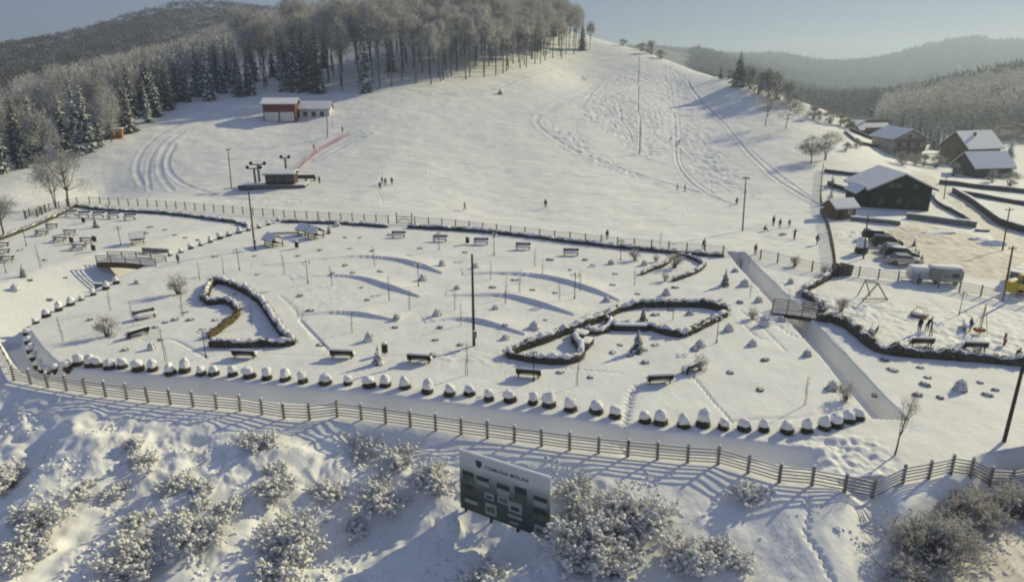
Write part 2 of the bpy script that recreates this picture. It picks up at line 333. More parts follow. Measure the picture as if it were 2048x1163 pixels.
# ------------------------------------------------------------------ terrain mesh: one sheet from under the viewpoint to the mountains
def build_terrain(NC=1350, NR1=880):
    th = np.r_[np.linspace(-84, -41, 70)[:-1], np.linspace(-41, 41, NC), np.linspace(41, 84, 70)[1:]]*math.pi/180
    lr = np.r_[np.linspace(math.log(14), math.log(29), 40)[:-1], np.linspace(math.log(29), math.log(460), NR1), np.linspace(math.log(460), math.log(5200), 190)[1:]]
    TH, LR = np.meshgrid(th, lr, indexing='ij'); r = np.exp(LR); X = r*np.sin(TH); Y = r*np.cos(TH)
    Z = ground(X, Y)
    nc, nr = X.shape
    co = np.stack([X, Y, Z], -1).reshape(-1, 3).astype(np.float32)
    idx = np.arange(nc*nr).reshape(nc, nr)
    q = np.stack([idx[:-1,:-1], idx[1:,:-1], idx[1:,1:], idx[:-1,1:]], -1).reshape(-1, 4)[:, ::-1]
    me = bpy.data.meshes.new('ground'); me.vertices.add(len(co)); me.vertices.foreach_set('co', co.ravel())
    me.loops.add(q.size); me.loops.foreach_set('vertex_index', q.ravel().astype(np.int32))
    me.polygons.add(len(q)); me.polygons.foreach_set('loop_start', np.arange(0, q.size, 4, dtype=np.int32)); me.polygons.foreach_set('loop_total', np.full(len(q), 4, np.int32))
    me.polygons.foreach_set('use_smooth', np.ones(len(q), bool)); me.update(calc_edges=True)
    x = X.ravel(); y = Y.ravel(); rr = r.ravel()
    mk = np.zeros((len(x), 4), np.float32); mk[:,3] = 1
    n = rr < 320
    pk = np.zeros(n.sum())
    for poly, wd in PACKED_W: pk = np.maximum(pk, soft_poly(x[n], y[n], poly, wd))
    d, t, s = pl_dist(x[n], y[n], ROAD2_W, 4); pk = np.maximum(pk, sstep(2.6, 1.9, d)*.8)
    d, t, s = pl_dist(x[n], y[n], ROAD, 5); pk = np.maximum(pk, sstep(3.3, 2.9, d)*.85)
    mk[n,0] = pk
    f = (rr > 120) & (rr < 600); gm = np.zeros(f.sum())
    for poly, wd in GROOM_W: gm = np.maximum(gm, soft_poly(x[f], y[f], poly, wd)*.8)
    for pts, wd, dp, rim in TRACK_W[:-40]:
        d, t, s = pl_dist(x[f], y[f], pts, wd*6); gm = np.maximum(gm, np.exp(-(d/(wd*1.6))**2))
    mk[f,2] = gm
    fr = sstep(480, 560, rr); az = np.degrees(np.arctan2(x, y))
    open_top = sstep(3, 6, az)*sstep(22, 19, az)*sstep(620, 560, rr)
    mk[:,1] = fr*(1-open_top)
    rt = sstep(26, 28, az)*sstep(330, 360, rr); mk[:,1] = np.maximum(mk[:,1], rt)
    a = me.color_attributes.new('mask', 'FLOAT_COLOR', 'POINT'); a.data.foreach_set('color', mk.ravel())
    me.materials.append(terrain_mat())
    o = bpy.data.objects.new('snow_ground', me); COL.objects.link(o); o['kind'] = 'structure'; return o
def poly_w(pix, wd): return np.array([hit(a, b)[:2] for a, b in pix]), wd
PACKED_W = [poly_w([(1745,462),(1840,445),(1930,465),(1990,490),(2060,520),(2100,570),(1990,560),(1900,548),(1800,538),(1740,520),(1715,495)], 1.5)]
ROAD2_W = hitline([(1840,345),(1880,375),(1920,405),(1965,440),(2010,470),(2080,520)], 4)
GROOM_W += [poly_w([(1325,128),(1352,128),(1385,200),(1425,280),(1470,340),(1520,400),(1450,385),(1380,330),(1345,300),(1330,200)], 3),
           poly_w([(1190,165),(1310,125),(1330,200),(1330,300),(1290,320),(1215,260),(1150,240)], 4),
           poly_w([(1078,235),(1130,300),(1250,350),(1380,385),(1250,330),(1150,270)], 2)]
build_terrain()
# ------------------------------------------------------------------ mesh building
class MB:
    def __init__(s): s.v = []; s.f = []; s.n = 0; s.t = []
    def add(s, V, F, tone=0.0):
        V = np.asarray(V, float).reshape(-1, 3); F = [tuple(int(i)+s.n for i in f) for f in F]
        s.v.append(V); s.f += F; s.n += len(V); s.t += ([tone]*len(F) if np.isscalar(tone) else list(tone)); return s
    def box(s, c, d, rz=0, tone=0.0, rx=0, ry=0):
        x, y, z = d[0]/2, d[1]/2, d[2]/2
        V = np.array([[-x,-y,-z],[x,-y,-z],[x,y,-z],[-x,y,-z],[-x,-y,z],[x,-y,z],[x,y,z],[-x,y,z]])
        M = np.array((Matrix.Rotation(rz, 3, 'Z') @ Matrix.Rotation(ry, 3, 'Y') @ Matrix.Rotation(rx, 3, 'X')))
        return s.add(V @ M.T + np.asarray(c, float), [(0,3,2,1),(4,5,6,7),(0,1,5,4),(1,2,6,5),(2,3,7,6),(3,0,4,7)], tone)
    def beam(s, p, q, r0, r1=None, n=6, tone=0.0, caps=True):
        p = np.asarray(p, float); q = np.asarray(q, float); r1 = r0 if r1 is None else r1
        d = q-p; L = np.linalg.norm(d)+1e-9; d = d/L; a = np.array([0,0,1.]) if abs(d[2]) < .9 else np.array([1.,0,0])
        u = np.cross(a, d); u /= np.linalg.norm(u); v = np.cross(d, u)
        an = np.arange(n)*2*math.pi/n; ring = np.cos(an)[:,None]*u + np.sin(an)[:,None]*v
        F = [(i, (i+1) % n, n+(i+1) % n, n+i) for i in range(n)]
        if caps: F += [tuple(range(n))[::-1], tuple(range(n, 2*n))]
        return s.add(np.vstack([p+ring*r0, q+ring*r1]), F, tone)
    def tube(s, pts, rad, n=6, tone=0.0):
        for i in range(len(pts)-1):
            s.beam(pts[i], pts[i+1], rad[i] if not np.isscalar(rad) else rad, rad[i+1] if not np.isscalar(rad) else rad, n, tone)
        return s
    def bar(s, p, q, w, h, tone=0.0):
        p = Vector(p); q = Vector(q); d = q-p; L = d.length; c = (p+q)/2
        rz = math.atan2(d.y, d.x); ry = -math.asin(max(-1, min(1, d.z/L)))
        return s.box(c, (L, w, h), rz, tone, 0, ry)
    def poly(s, pts, F, tone=0.0): return s.add(pts, F, tone)
    def extr(s, outline, a, b, axis='y', tone=0.0):
        """outline in the other two axes, pushed from a to b along axis"""
        n = len(outline); V = []
        for k in (a, b):
            for p, q in outline: V.append({'y': (p, k, q), 'x': (k, p, q), 'z': (p, q, k)}[axis])
        F = [(i, (i+1) % n, n+(i+1) % n, n+i) for i in range(n)] + [tuple(range(n))[::-1], tuple(range(n, 2*n))]
        return s.add(V, F, tone)
    def build(s, name, m, parent=None, smooth=False, loc=None):
        me = bpy.data.meshes.new(name)
        V = np.vstack(s.v); me.from_pydata(V.tolist(), [], s.f); me.update()
        if any(s.t):
            a = me.attributes.new('tone', 'FLOAT', 'FACE'); a.data.foreach_set('value', np.array(s.t, np.float32))
        me.materials.append(MATS[m] if isinstance(m, str) else m)
        if smooth: me.polygons.foreach_set('use_smooth', np.ones(len(me.polygons), bool))
        o = bpy.data.objects.new(name, me); COL.objects.link(o)
        if parent: o.parent = parent
        if loc is not None: o.location = loc
        return o
def tri_mesh(name, V, F, m, tone=None, parent=None, smooth=False):
    me = bpy.data.meshes.new(name); V = np.asarray(V, np.float32); F = np.asarray(F, np.int32)
    k = F.shape[1]; me.vertices.add(len(V)); me.vertices.foreach_set('co', V.ravel()); me.loops.add(F.size); me.loops.foreach_set('vertex_index', F.ravel())
    me.polygons.add(len(F)); me.polygons.foreach_set('loop_start', np.arange(0, F.size, k, dtype=np.int32)); me.polygons.foreach_set('loop_total', np.full(len(F), k, np.int32))
    if smooth: me.polygons.foreach_set('use_smooth', np.ones(len(F), bool))
    me.update(calc_edges=True)
    if tone is not None: a = me.attributes.new('tone', 'FLOAT', 'FACE'); a.data.foreach_set('value', np.asarray(tone, np.float32))
    me.materials.append(MATS[m]); o = bpy.data.objects.new(name, me); COL.objects.link(o)
    if parent: o.parent = parent
    return o
def tag(o, label=None, cat=None, group=None, kind=None):
    if label: o['label'] = label
    if cat: o['category'] = cat
    if group: o['group'] = group
    if kind: o['kind'] = kind
    return o
def thing(name, label, cat, loc=(0,0,0), rz=0, group=None):
    o = bpy.data.objects.new(name, None); COL.objects.link(o); o.empty_display_size = .2
    o.location = loc; o.rotation_euler = (0, 0, rz); return tag(o, label, cat, group)
def kids(o): return [c for c in COL.objects if c.parent is o]
_tree = {}
def reg(o):
    """remember a thing with its parts, so that it can be copied"""
    _tree[o.name] = [(c, kids(c)) for c in kids(o)]; return o
def dup(o, loc, rz=0, sc=1.0, label=None, group=None):
    c = o.copy(); COL.objects.link(c); c.location = loc; c.rotation_euler = (0, 0, rz)
    c.scale = (sc, sc, sc) if np.isscalar(sc) else sc
    if label: c['label'] = label
    if group: c['group'] = group
    for ch, gr in _tree[o.name]:
        k = ch.copy(); COL.objects.link(k); k.parent = c
        for g in gr:
            h = g.copy(); COL.objects.link(h); h.parent = k
    return c
def place(used, proto, *a, **k):
    """the first use takes the prototype itself, later ones copy it"""
    if proto.name in used: return dup(proto, *a, **k)
    used.add(proto.name); loc = a[0]; proto.location = loc; proto.rotation_euler = (0, 0, k.get('rz', a[1] if len(a) > 1 else 0))
    sc = k.get('sc', 1.0); proto.scale = (sc, sc, sc) if np.isscalar(sc) else sc
    if k.get('label'): proto['label'] = k['label']
    if k.get('group'): proto['group'] = k['group']
    return proto
USED = set()
def gz(x, y): return float(ground(np.array([x]), np.array([y]))[0])
def on(px, py, sink=0.0):
    p = hit(px, py, True); return Vector((p[0], p[1], p[2]-sink))
def top_h(base, px, py):
    """height above a base point of something whose top is seen at (px, py)"""
    return float(at_d(px, py, base[1])[2]) - base[2]
_ico = None
def ico(sub=2):
    import bmesh
    bm = bmesh.new(); bmesh.ops.create_icosphere(bm, subdivisions=sub, radius=1); V = np.array([v.co[:] for v in bm.verts]); F = np.array([[v.index for v in f.verts] for f in bm.faces]); bm.free(); return V, F
ICO1, ICO2, ICO3 = ico(1), ico(2), ico(3)
def blob(mb, c, r, sub=2, noise=.15, seed=0, tone=0.0):
    V, F = (ICO1, ICO2, ICO3)[sub-1]; r = np.asarray(r, float)*np.ones(3)
    k = 1 + noise*2*(vnoise(V[:,0]*2+V[:,2]*1.7+seed, V[:,1]*2-V[:,2]*1.3, .8, seed % 50))
    mb.add(V*k[:,None]*r + np.asarray(c, float), F, tone); return mb

# ------------------------------------------------------------------ materials of the things
mat('bark', (.13,.105,.085), .9, (.06,.05,.04), 3, bump=.5)
mat('bark_frost', (.17,.155,.14), .9, (.07,.062,.055), 2.2, bump=.4)
mat('twig', (.135,.123,.107), .9, (.07,.063,.056), 1.2, tone=(.62,.61,.585), trans=.28)
mat('twig_brown', (.30,.24,.16), .9, (.15,.12,.085), 1.5, tone=(.84,.84,.83), trans=.25)
mat('twig_pale', (.30,.265,.22), .9, (.17,.15,.125), 1.2, tone=(.74,.72,.68), trans=.35)
mat('needle', (.045,.06,.038), .85, (.02,.03,.02), 2, tone=(.62,.63,.62), trans=.08)
mat('needle_green', (.075,.09,.045), .85, (.035,.045,.022), 2, tone=(.7,.7,.7))
mat('snow', (.80,.80,.81), .7, (.74,.74,.76), 2.0, bump=.3, bscale=6, spec=.2)
mat('hedge', (.10,.09,.055), .9, (.04,.037,.025), 3, tone=(.62,.62,.62), bump=.4)
mat('hedge_olive', (.17,.13,.05), .9, (.07,.055,.025), 3, tone=(.62,.62,.62), bump=.4)
mat('wood_old', (.21,.175,.13), .85, (.11,.09,.065), 3, bump=.4, stretch=(1,1,6))
mat('wood_brown', (.20,.12,.06), .8, (.11,.065,.03), 3, bump=.3)
mat('wood_dark', (.075,.058,.045), .8, (.035,.028,.022), 3, bump=.3)
mat('wood_grey', (.17,.155,.14), .85, (.10,.09,.08), 4, bump=.3)
mat('orange_wood', (.50,.24,.05), .8, (.34,.15,.03), 4, bump=.2)
mat('black_metal', (.025,.026,.03), .45, (.018,.018,.02), 6, metal=.6)
mat('grey_metal', (.20,.205,.21), .5, (.14,.14,.145), 6, metal=.5)
mat('concrete', (.34,.33,.31), .85, (.24,.23,.22), 3, bump=.3)
mat('globe', (.75,.74,.70), .3, (.65,.64,.6), 3)
mat('board_panel_paint', (.5,.5,.5), .6)
mat('glass_dark', (.03,.035,.045), .15, (.02,.022,.03), 2, spec=.6)
mat('tyre', (.02,.02,.02), .9, (.012,.012,.012), 8)
mat('red_wall', (.19,.04,.032), .75, (.14,.028,.024), 3, bump=.1)
mat('white_wall', (.66,.65,.62), .8, (.55,.54,.51), 2, bump=.15)
mat('cream_wall', (.50,.45,.34), .85, (.38,.34,.26), 1.5, bump=.2)
mat('brown_wall', (.17,.125,.085), .85, (.10,.075,.05), 2.5, bump=.3)
mat('black_wall', (.035,.03,.03), .85, (.018,.016,.016), 3, bump=.3)
mat('roof_edge', (.12,.09,.07), .8)
mat('net', (.42,.10,.06), .8, (.30,.07,.04), 4)
mat('yellow_paint', (.62,.45,.03), .5, (.5,.35,.025), 3)
mat('blue_paint', (.05,.10,.35), .5, (.04,.08,.26), 3)
mat('red_paint', (.26,.07,.05), .6, (.18,.05,.04), 3)
mat('stone', (.22,.21,.20), .9, (.13,.125,.12), 2, bump=.5)
mat('skin', (.45,.27,.19), .6, (.40,.23,.16), 5)
mat('cloth_black', (.02,.021,.026), .85, (.013,.013,.017), 6)
mat('cloth_navy', (.025,.035,.08), .85, (.017,.024,.055), 6)
mat('cloth_red', (.35,.04,.04), .85, (.25,.03,.03), 6)
mat('cloth_grey', (.14,.14,.15), .85, (.09,.09,.10), 6)
mat('cloth_green', (.06,.09,.05), .85, (.04,.06,.035), 6)
mat('cloth_brown', (.14,.085,.05), .85, (.09,.055,.035), 6)
mat('paint_silver', (.42,.42,.43), .3, (.38,.38,.39), 2, metal=.5)
mat('paint_dark', (.025,.025,.035), .3, (.02,.02,.028), 2, metal=.3)
mat('paint_green', (.05,.065,.05), .35, (.04,.05,.04), 2, metal=.3)
mat('paint_white', (.62,.61,.57), .4, (.54,.53,.50), 1.5)
mat('tarp', (.34,.35,.30), .7, (.24,.25,.21), 1.2, bump=.2)

# ------------------------------------------------------------------ vegetation
def rvec(n): v = rng.normal(size=(n, 3)); return v/np.linalg.norm(v, axis=1)[:,None]
def twig_tris(c, d, L, W):
    """one thin triangle per twig: c base points, d directions"""
    s = np.cross(d, rvec(len(c))); s /= np.linalg.norm(s, axis=1)[:,None]+1e-9
    V = np.stack([c - s*W[:,None]/2, c + s*W[:,None]/2, c + d*L[:,None]], 1).reshape(-1, 3)
    return V, np.arange(len(V)).reshape(-1, 3)
def crown_points(n, nb, ctr, rad, spread=.34, bottom=-.6, shell=.75):
    """twig roots in nb uneven clumps inside an ellipsoid"""
    b = rvec(nb)*np.array([1, 1, 1])*(shell + .25*rng.random((nb, 1)))*rng.uniform(.55, 1.0, (nb, 1)); b[:,2] = np.maximum(b[:,2], bottom)
    k = rng.integers(0, nb, n); sz = rng.uniform(.6, 1.3, nb)[k]
    p = b[k] + rng.normal(size=(n, 3))*spread*sz[:,None]*np.array([1, 1, .8])*.6
    return p*np.asarray(rad) + np.asarray(ctr), b*np.asarray(rad)+np.asarray(ctr), p
def bare_tree(name, label, cat, h, cr, cb, n, tl, tw, m='twig', frost=.6, group=None, nb=18, limb=9, trunk_r=.16, lean=0.0, twin=1, bark='bark_frost'):
    """leafless frosted tree: trunk with limbs, crown of twigs; cb = height where the crown starts"""
    t = thing(name, label, cat, group=group)
    mb = MB(); cz = (h+cb)/2; rz_ = (h-cb)/2
    P, B, q = crown_points(n, nb, (lean, 0, cz), (cr, cr, rz_))
    tops = []
    for k in range(twin):
        ox = (k-(twin-1)/2)*.5; pts = [np.array([ox*.3, 0, -.3])]
        for i in range(1, 6): pts.append(np.array([ox*(.3+i*.35)+lean*(i/5)**2+rng.normal()*.05*h/10, rng.normal()*.05*h/10, (cb+(h-cb)*.55)*i/5]))
        mb.tube(pts, [trunk_r*(1-.14*i) for i in range(6)], 7); tops.append(pts)
    for j in range(min(limb, len(B))):
        pts = tops[j % twin]; b = B[j]; s = pts[rng.integers(2, 5)]; s = s if s[2] < b[2] else pts[2]
        mid = (s+b)/2 + np.array([0, 0, -.08*np.linalg.norm(b-s)])
        mb.tube([s, mid, b], [trunk_r*.45, trunk_r*.3, trunk_r*.12], 5)
    mb.build('trunk', bark, t)
    ctr = np.array([lean, 0, cz - rz_*.7]); d = P-ctr; d /= np.linalg.norm(d, axis=1)[:,None]+1e-9; d = d + rvec(n)*.75; d[:,2] += .15; d /= np.linalg.norm(d, axis=1)[:,None]
    V, F = twig_tris(P, d, rng.uniform(.6, 1.3, n)*tl, rng.uniform(.6, 1.4, n)*tw)
    tone = np.clip(frost + .35*rng.normal(size=n)*.8, 0, 1)
    tri_mesh('crown', V, F, m, tone, t); return reg(t)
def conifer(name, label, h, r, frost=.45, group=None, lev=None, m='needle', cat='conifer', bare=.06, sparse=1.0):
    t = thing(name, label, cat, group=group)
    MB().beam((0,0,-.3), (0,0,h*.97), h*.013+.05, .02, 7).build('trunk', 'bark', t)
    lev = lev or int(h*2.6); V = []; F = []; T = []; n = 0
    for i in range(lev):
        f = i/(lev-1); z = h*(bare + (1-bare)*f*.98); R_ = r*((1-f)**.85)*(.8+.35*rng.random()) + .12*h/10
        k = max(4, int((6+5*(1-f))*sparse)); a0 = rng.random()*6.28
        for j in range(k):
            a = a0 + j*6.283/k + rng.normal()*.18; L = R_*rng.uniform(.7, 1.12); ca, sa = math.cos(a), math.sin(a)
            dr = L*rng.uniform(.28, .5); w_ = L*.22+.10
            p = [(0, 0), (L*.5, -dr*.35), (L*.85, -dr*.85), (L, -dr*1.05)]; ww = [w_*.35, w_, w_*.75, .02]
            for s in (-1, 1):
                for u in range(3):
                    (x0, z0), (x1, z1) = p[u], p[u+1]; dz0 = -ww[u]*.45; dz1 = -ww[u+1]*.45
                    jz = rng.normal()*.05*L
                    V += [(x0*ca, x0*sa, z+z0), (x1*ca, x1*sa, z+z1), ((x1*ca-s*sa*ww[u+1]), (x1*sa+s*ca*ww[u+1]), z+z1+dz1+jz), ((x0*ca-s*sa*ww[u]), (x0*sa+s*ca*ww[u]), z+z0+dz0)]
                    F.append((n, n+1, n+2, n+3)); n += 4; T.append(1.0 if rng.random() < frost else rng.random()*.25)
            if rng.random() < .5:      # hanging twiglets under the branch
                x0 = L*rng.uniform(.4, .9); V += [(x0*ca-.1*sa*L, x0*sa+.1*ca*L, z-dr*.7), (x0*ca+.1*sa*L, x0*sa-.1*ca*L, z-dr*.7), (x0*ca, x0*sa, z-dr*.7-.25*L), (x0*ca, x0*sa, z-dr*.7-.24*L)]
                F.append((n, n+1, n+2, n+3)); n += 4; T.append(rng.random()*.3)
    tri_mesh('crown', V, F, m, T, t); return reg(t)
_octV = np.array([[1,0,0],[-1,0,0],[0,1,0],[0,-1,0],[0,0,1],[0,0,-1]], float); _octF = np.array([[0,2,4],[2,1,4],[1,3,4],[3,0,4],[2,0,5],[1,2,5],[3,1,5],[0,3,5]])
def clumps(P, s):
    """small irregular lumps of snow at the points P"""
    n = len(P); V = _octV[None]*s[:,None,None]*rng.uniform(.6, 1.4, (n, 6, 1))*np.array([1, 1, .75]); 
    a = rng.random(n)*6.28; c, q = np.cos(a)[:,None], np.sin(a)[:,None]; x = V[...,0]*c-V[...,1]*q; y = V[...,0]*q+V[...,1]*c; V[...,0] = x; V[...,1] = y
    V = V + P[:,None]; return V.reshape(-1, 3), (np.arange(n)[:,None,None]*6 + _octF[None]).reshape(-1, 3)
def shrub(name, label, r, h, n, frost=.6, group=None, m='twig_brown', snow=.5, tl=.35, tw=.03, nb=24, cat='shrub', lump=.06):
    """frosted leafless shrub: many stems from the ground, a dense cloud of twigs and lumps of snow on them"""
    t = thing(name, label, cat, group=group); mb = MB()
    P, B, q = crown_points(n, nb, (0, 0, h*.5), (r, r, h*.5), .36, -.9, .75)
    for b in B:
        s = np.array([b[0]*.15, b[1]*.15, -.2]); mid = np.array([b[0]*.5, b[1]*.5, max(b[2], .2)*.62]); mb.tube([s, mid, b], [.035+.006*r, .025, .01], 4)
    mb.build('stems', 'bark_frost', t)
    P[:,2] = np.maximum(P[:,2], .05)
    d = P - np.array([0, 0, h*.1]); d /= np.linalg.norm(d, axis=1)[:,None]+1e-9; d = d + rvec(n)*.8; d[:,2] += .2; d /= np.linalg.norm(d, axis=1)[:,None]
    V, F = twig_tris(P, d, rng.uniform(.5, 1.4, n)*tl, rng.uniform(.6, 1.5, n)*tw); T = np.clip(frost + .3*rng.normal(size=n), 0, 1)
    k = int(n*snow*.35)
    if k:
        S = P[rng.integers(0, n, k)] + d[:k]*tl*.3; V2, F2 = clumps(S, rng.uniform(.35, 1.6, k)*lump); F = np.vstack([F, F2+len(V)]); V = np.vstack([V, V2]); T = np.r_[T, np.ones(len(F2))]
    tri_mesh('twigs', V, F, m, T, t); return reg(t)
def scrub(name, label, r, h, stems, frost=.7, m='twig_brown', lump=.07, lumps=3, twn=6, cat='shrub', drop=0.0, tw=.02):
    """frosted leafless scrub grown stem by stem: arching stems, side branches, twigs and snow caught on them"""
    t = thing(name, label, cat); st = MB(); BP = []; BD = []
    lob = [(random.uniform(0, 6.28), random.uniform(.2, .8)) for _ in range(4)]
    for i in range(stems):
        a, q = random.choice(lob); a += random.gauss(0, .55); out = r*min(1.15, abs(random.gauss(.55, .33))+.08); hh = h*random.uniform(.45, 1.08)*(1-.35*(out/r)**2)
        b = np.array([math.cos(a)*out*.22+random.gauss(0, r*.08), math.sin(a)*out*.22+random.gauss(0, r*.08), -.15]); tip = np.array([math.cos(a)*out, math.sin(a)*out, hh])
        mid = b*.55+tip*.45; mid[2] = hh*.62; t0 = b; P = []
        for k in range(1, 6):
            f = k/5; P.append((1-f)**2*b + 2*f*(1-f)*mid + f*f*tip + np.random.normal(size=3)*.03*r*.5)
        pr = b
        for k, p in enumerate(P): st.beam(pr, p, .022-.003*k, .019-.003*k, 4, caps=False); pr = p
        for k in range(random.randint(5, 8)):
            f = random.uniform(.25, 1.0); o = P[min(4, int(f*5))]; d = np.array([math.cos(a)*.5, math.sin(a)*.5, .55]) + np.random.normal(size=3)*.65; d /= np.linalg.norm(d); L_ = random.uniform(.25, .65)*(.6+.25*r)
            e = o+d*L_; st.beam(o, e, .011, .005, 3, caps=False)
            for j in range(twn): g = random.random(); BP.append(o+d*L_*g); BD.append(d)
    st.build('stems', 'bark' if m != 'twig_pale' else 'bark_frost', t)
    BP = np.array(BP); BD = np.array(BD); n = len(BP); BP[:,2] = np.maximum(BP[:,2], .03)
    d = BD + rvec(n)*.8; d[:,2] += .1; d /= np.linalg.norm(d, axis=1)[:,None]
    V, F = twig_tris(BP, d, rng.uniform(.12, .34, n), rng.uniform(.6, 1.5, n)*tw); T = np.clip(frost + .3*rng.normal(size=n), 0, 1)
    k = int(n*lumps/6)
    cl = vnoise(BP[:,0]*1+BP[:,2], BP[:,1]*1-BP[:,2]*.7, .45+.1*r, 7) + rng.normal(size=n)*.12      # snow gathers in patches
    S = np.argsort(-cl)[:k]; V2, F2 = clumps(BP[S]+BD[S]*.05+np.array([0,0,.02]), np.abs(rng.normal(1, .5, k)).clip(.25, 2.6)*lump)
    tri_mesh('twigs', np.vstack([V, V2]), np.vstack([F, F2+len(V)]), m, np.r_[T, np.ones(len(F2))], t); return t
def cap_bush(seed, r=.55, h=.55, cap=.55, egg=1.0):
    """clipped round bush wearing a tall cap of snow"""
    rs = np.random.default_rng(seed)
    t = thing('capped_bush', 'x', 'bush')
    n = 620; d = rvec(n); d[:,2] = np.abs(d[:,2])*.9-.1; P = d*np.array([r*.86, r*.86, h*.8])*rng.uniform(.75, 1, (n, 1)); P[:,2] += h*.15
    dd = d + rvec(n)*.6; dd /= np.linalg.norm(dd, axis=1)[:,None]
    V, F = twig_tris(P, dd, rng.uniform(.10, .27, n), rng.uniform(.035, .08, n))
    V0, F0 = ICO2; k = 1+.2*vnoise(V0[:,0]*3+seed, V0[:,1]*3, 1, 3); B = V0*k[:,None]*np.array([r*.85, r*.85, h*.8]); B[:,2] = B[:,2]+h*.15
    tri_mesh('foliage', np.vstack([B, V]), np.vstack([F0, F+len(B)]), 'hedge', np.r_[np.zeros(len(F0)), (rng.random(n) < .12)*.8], t)
    V0, F0 = ICO3; k = 1+.34*vnoise(V0[:,0]*1.5+seed*3.1, V0[:,1]*1.5+V0[:,2], 1, 5)+.28*vnoise(V0[:,0]*4, V0[:,1]*4+V0[:,2]*3+seed, 1, 6)
    Z = V0[:,2]; sh = np.where(Z > 0, (1-.30*Z*egg), 1.0)*np.where(Z > .3, 1.08, 1.0)
    Cp = np.stack([V0[:,0]*r*.86*sh, V0[:,1]*r*.86*sh, np.where(Z > 0, np.abs(Z)**.62*cap, Z*.12)], 1)*k[:,None]; Cp[:,2] += h*.70; Cp[:,0] += rs.normal()*.04; Cp[:,1] += rs.normal()*.04
    tri_mesh('snow_cap', Cp, F0, 'snow', None, t, True); return reg(t)
def mound(name, label, cat, r, h, seed, stub=True, group=None):
    """a snowed-in small plant: a leaning cone of snow with a little dark foliage under it"""
    t = thing(name, label, cat, group=group)
    V0, F0 = ICO3; Z = V0[:,2]; k = 1+.25*vnoise(V0[:,0]*1.8+seed*2.3, V0[:,1]*1.8+Z, 1, 7)
    C_ = np.stack([V0[:,0]*r*(1-.6*np.clip(Z, 0, 1)), V0[:,1]*r*(1-.6*np.clip(Z, 0, 1)), np.where(Z > 0, Z*h, Z*.1)], 1)*k[:,None]; C_[:,2] += .08
    tri_mesh('snow_cap', C_, F0, 'snow', None, t, True)
    n = 340; a = rng.random(n)*6.28; zz = rng.random(n)**1.5*h*.75; rr = r*(1-.6*zz/h)*rng.uniform(.85, 1.1, n); P = np.stack([rr*np.cos(a), rr*np.sin(a), zz+.03], 1)
    d = P*np.array([1, 1, .3]); d /= np.linalg.norm(d, axis=1)[:,None]; d = d+rvec(n)*.7; d /= np.linalg.norm(d, axis=1)[:,None]
    V, F = twig_tris(P, d, rng.uniform(.07, .2, n), rng.uniform(.03, .08, n)); tri_mesh('foliage', V, F, 'hedge', (rng.random(n) < .3)*.8, t)
    return reg(t)
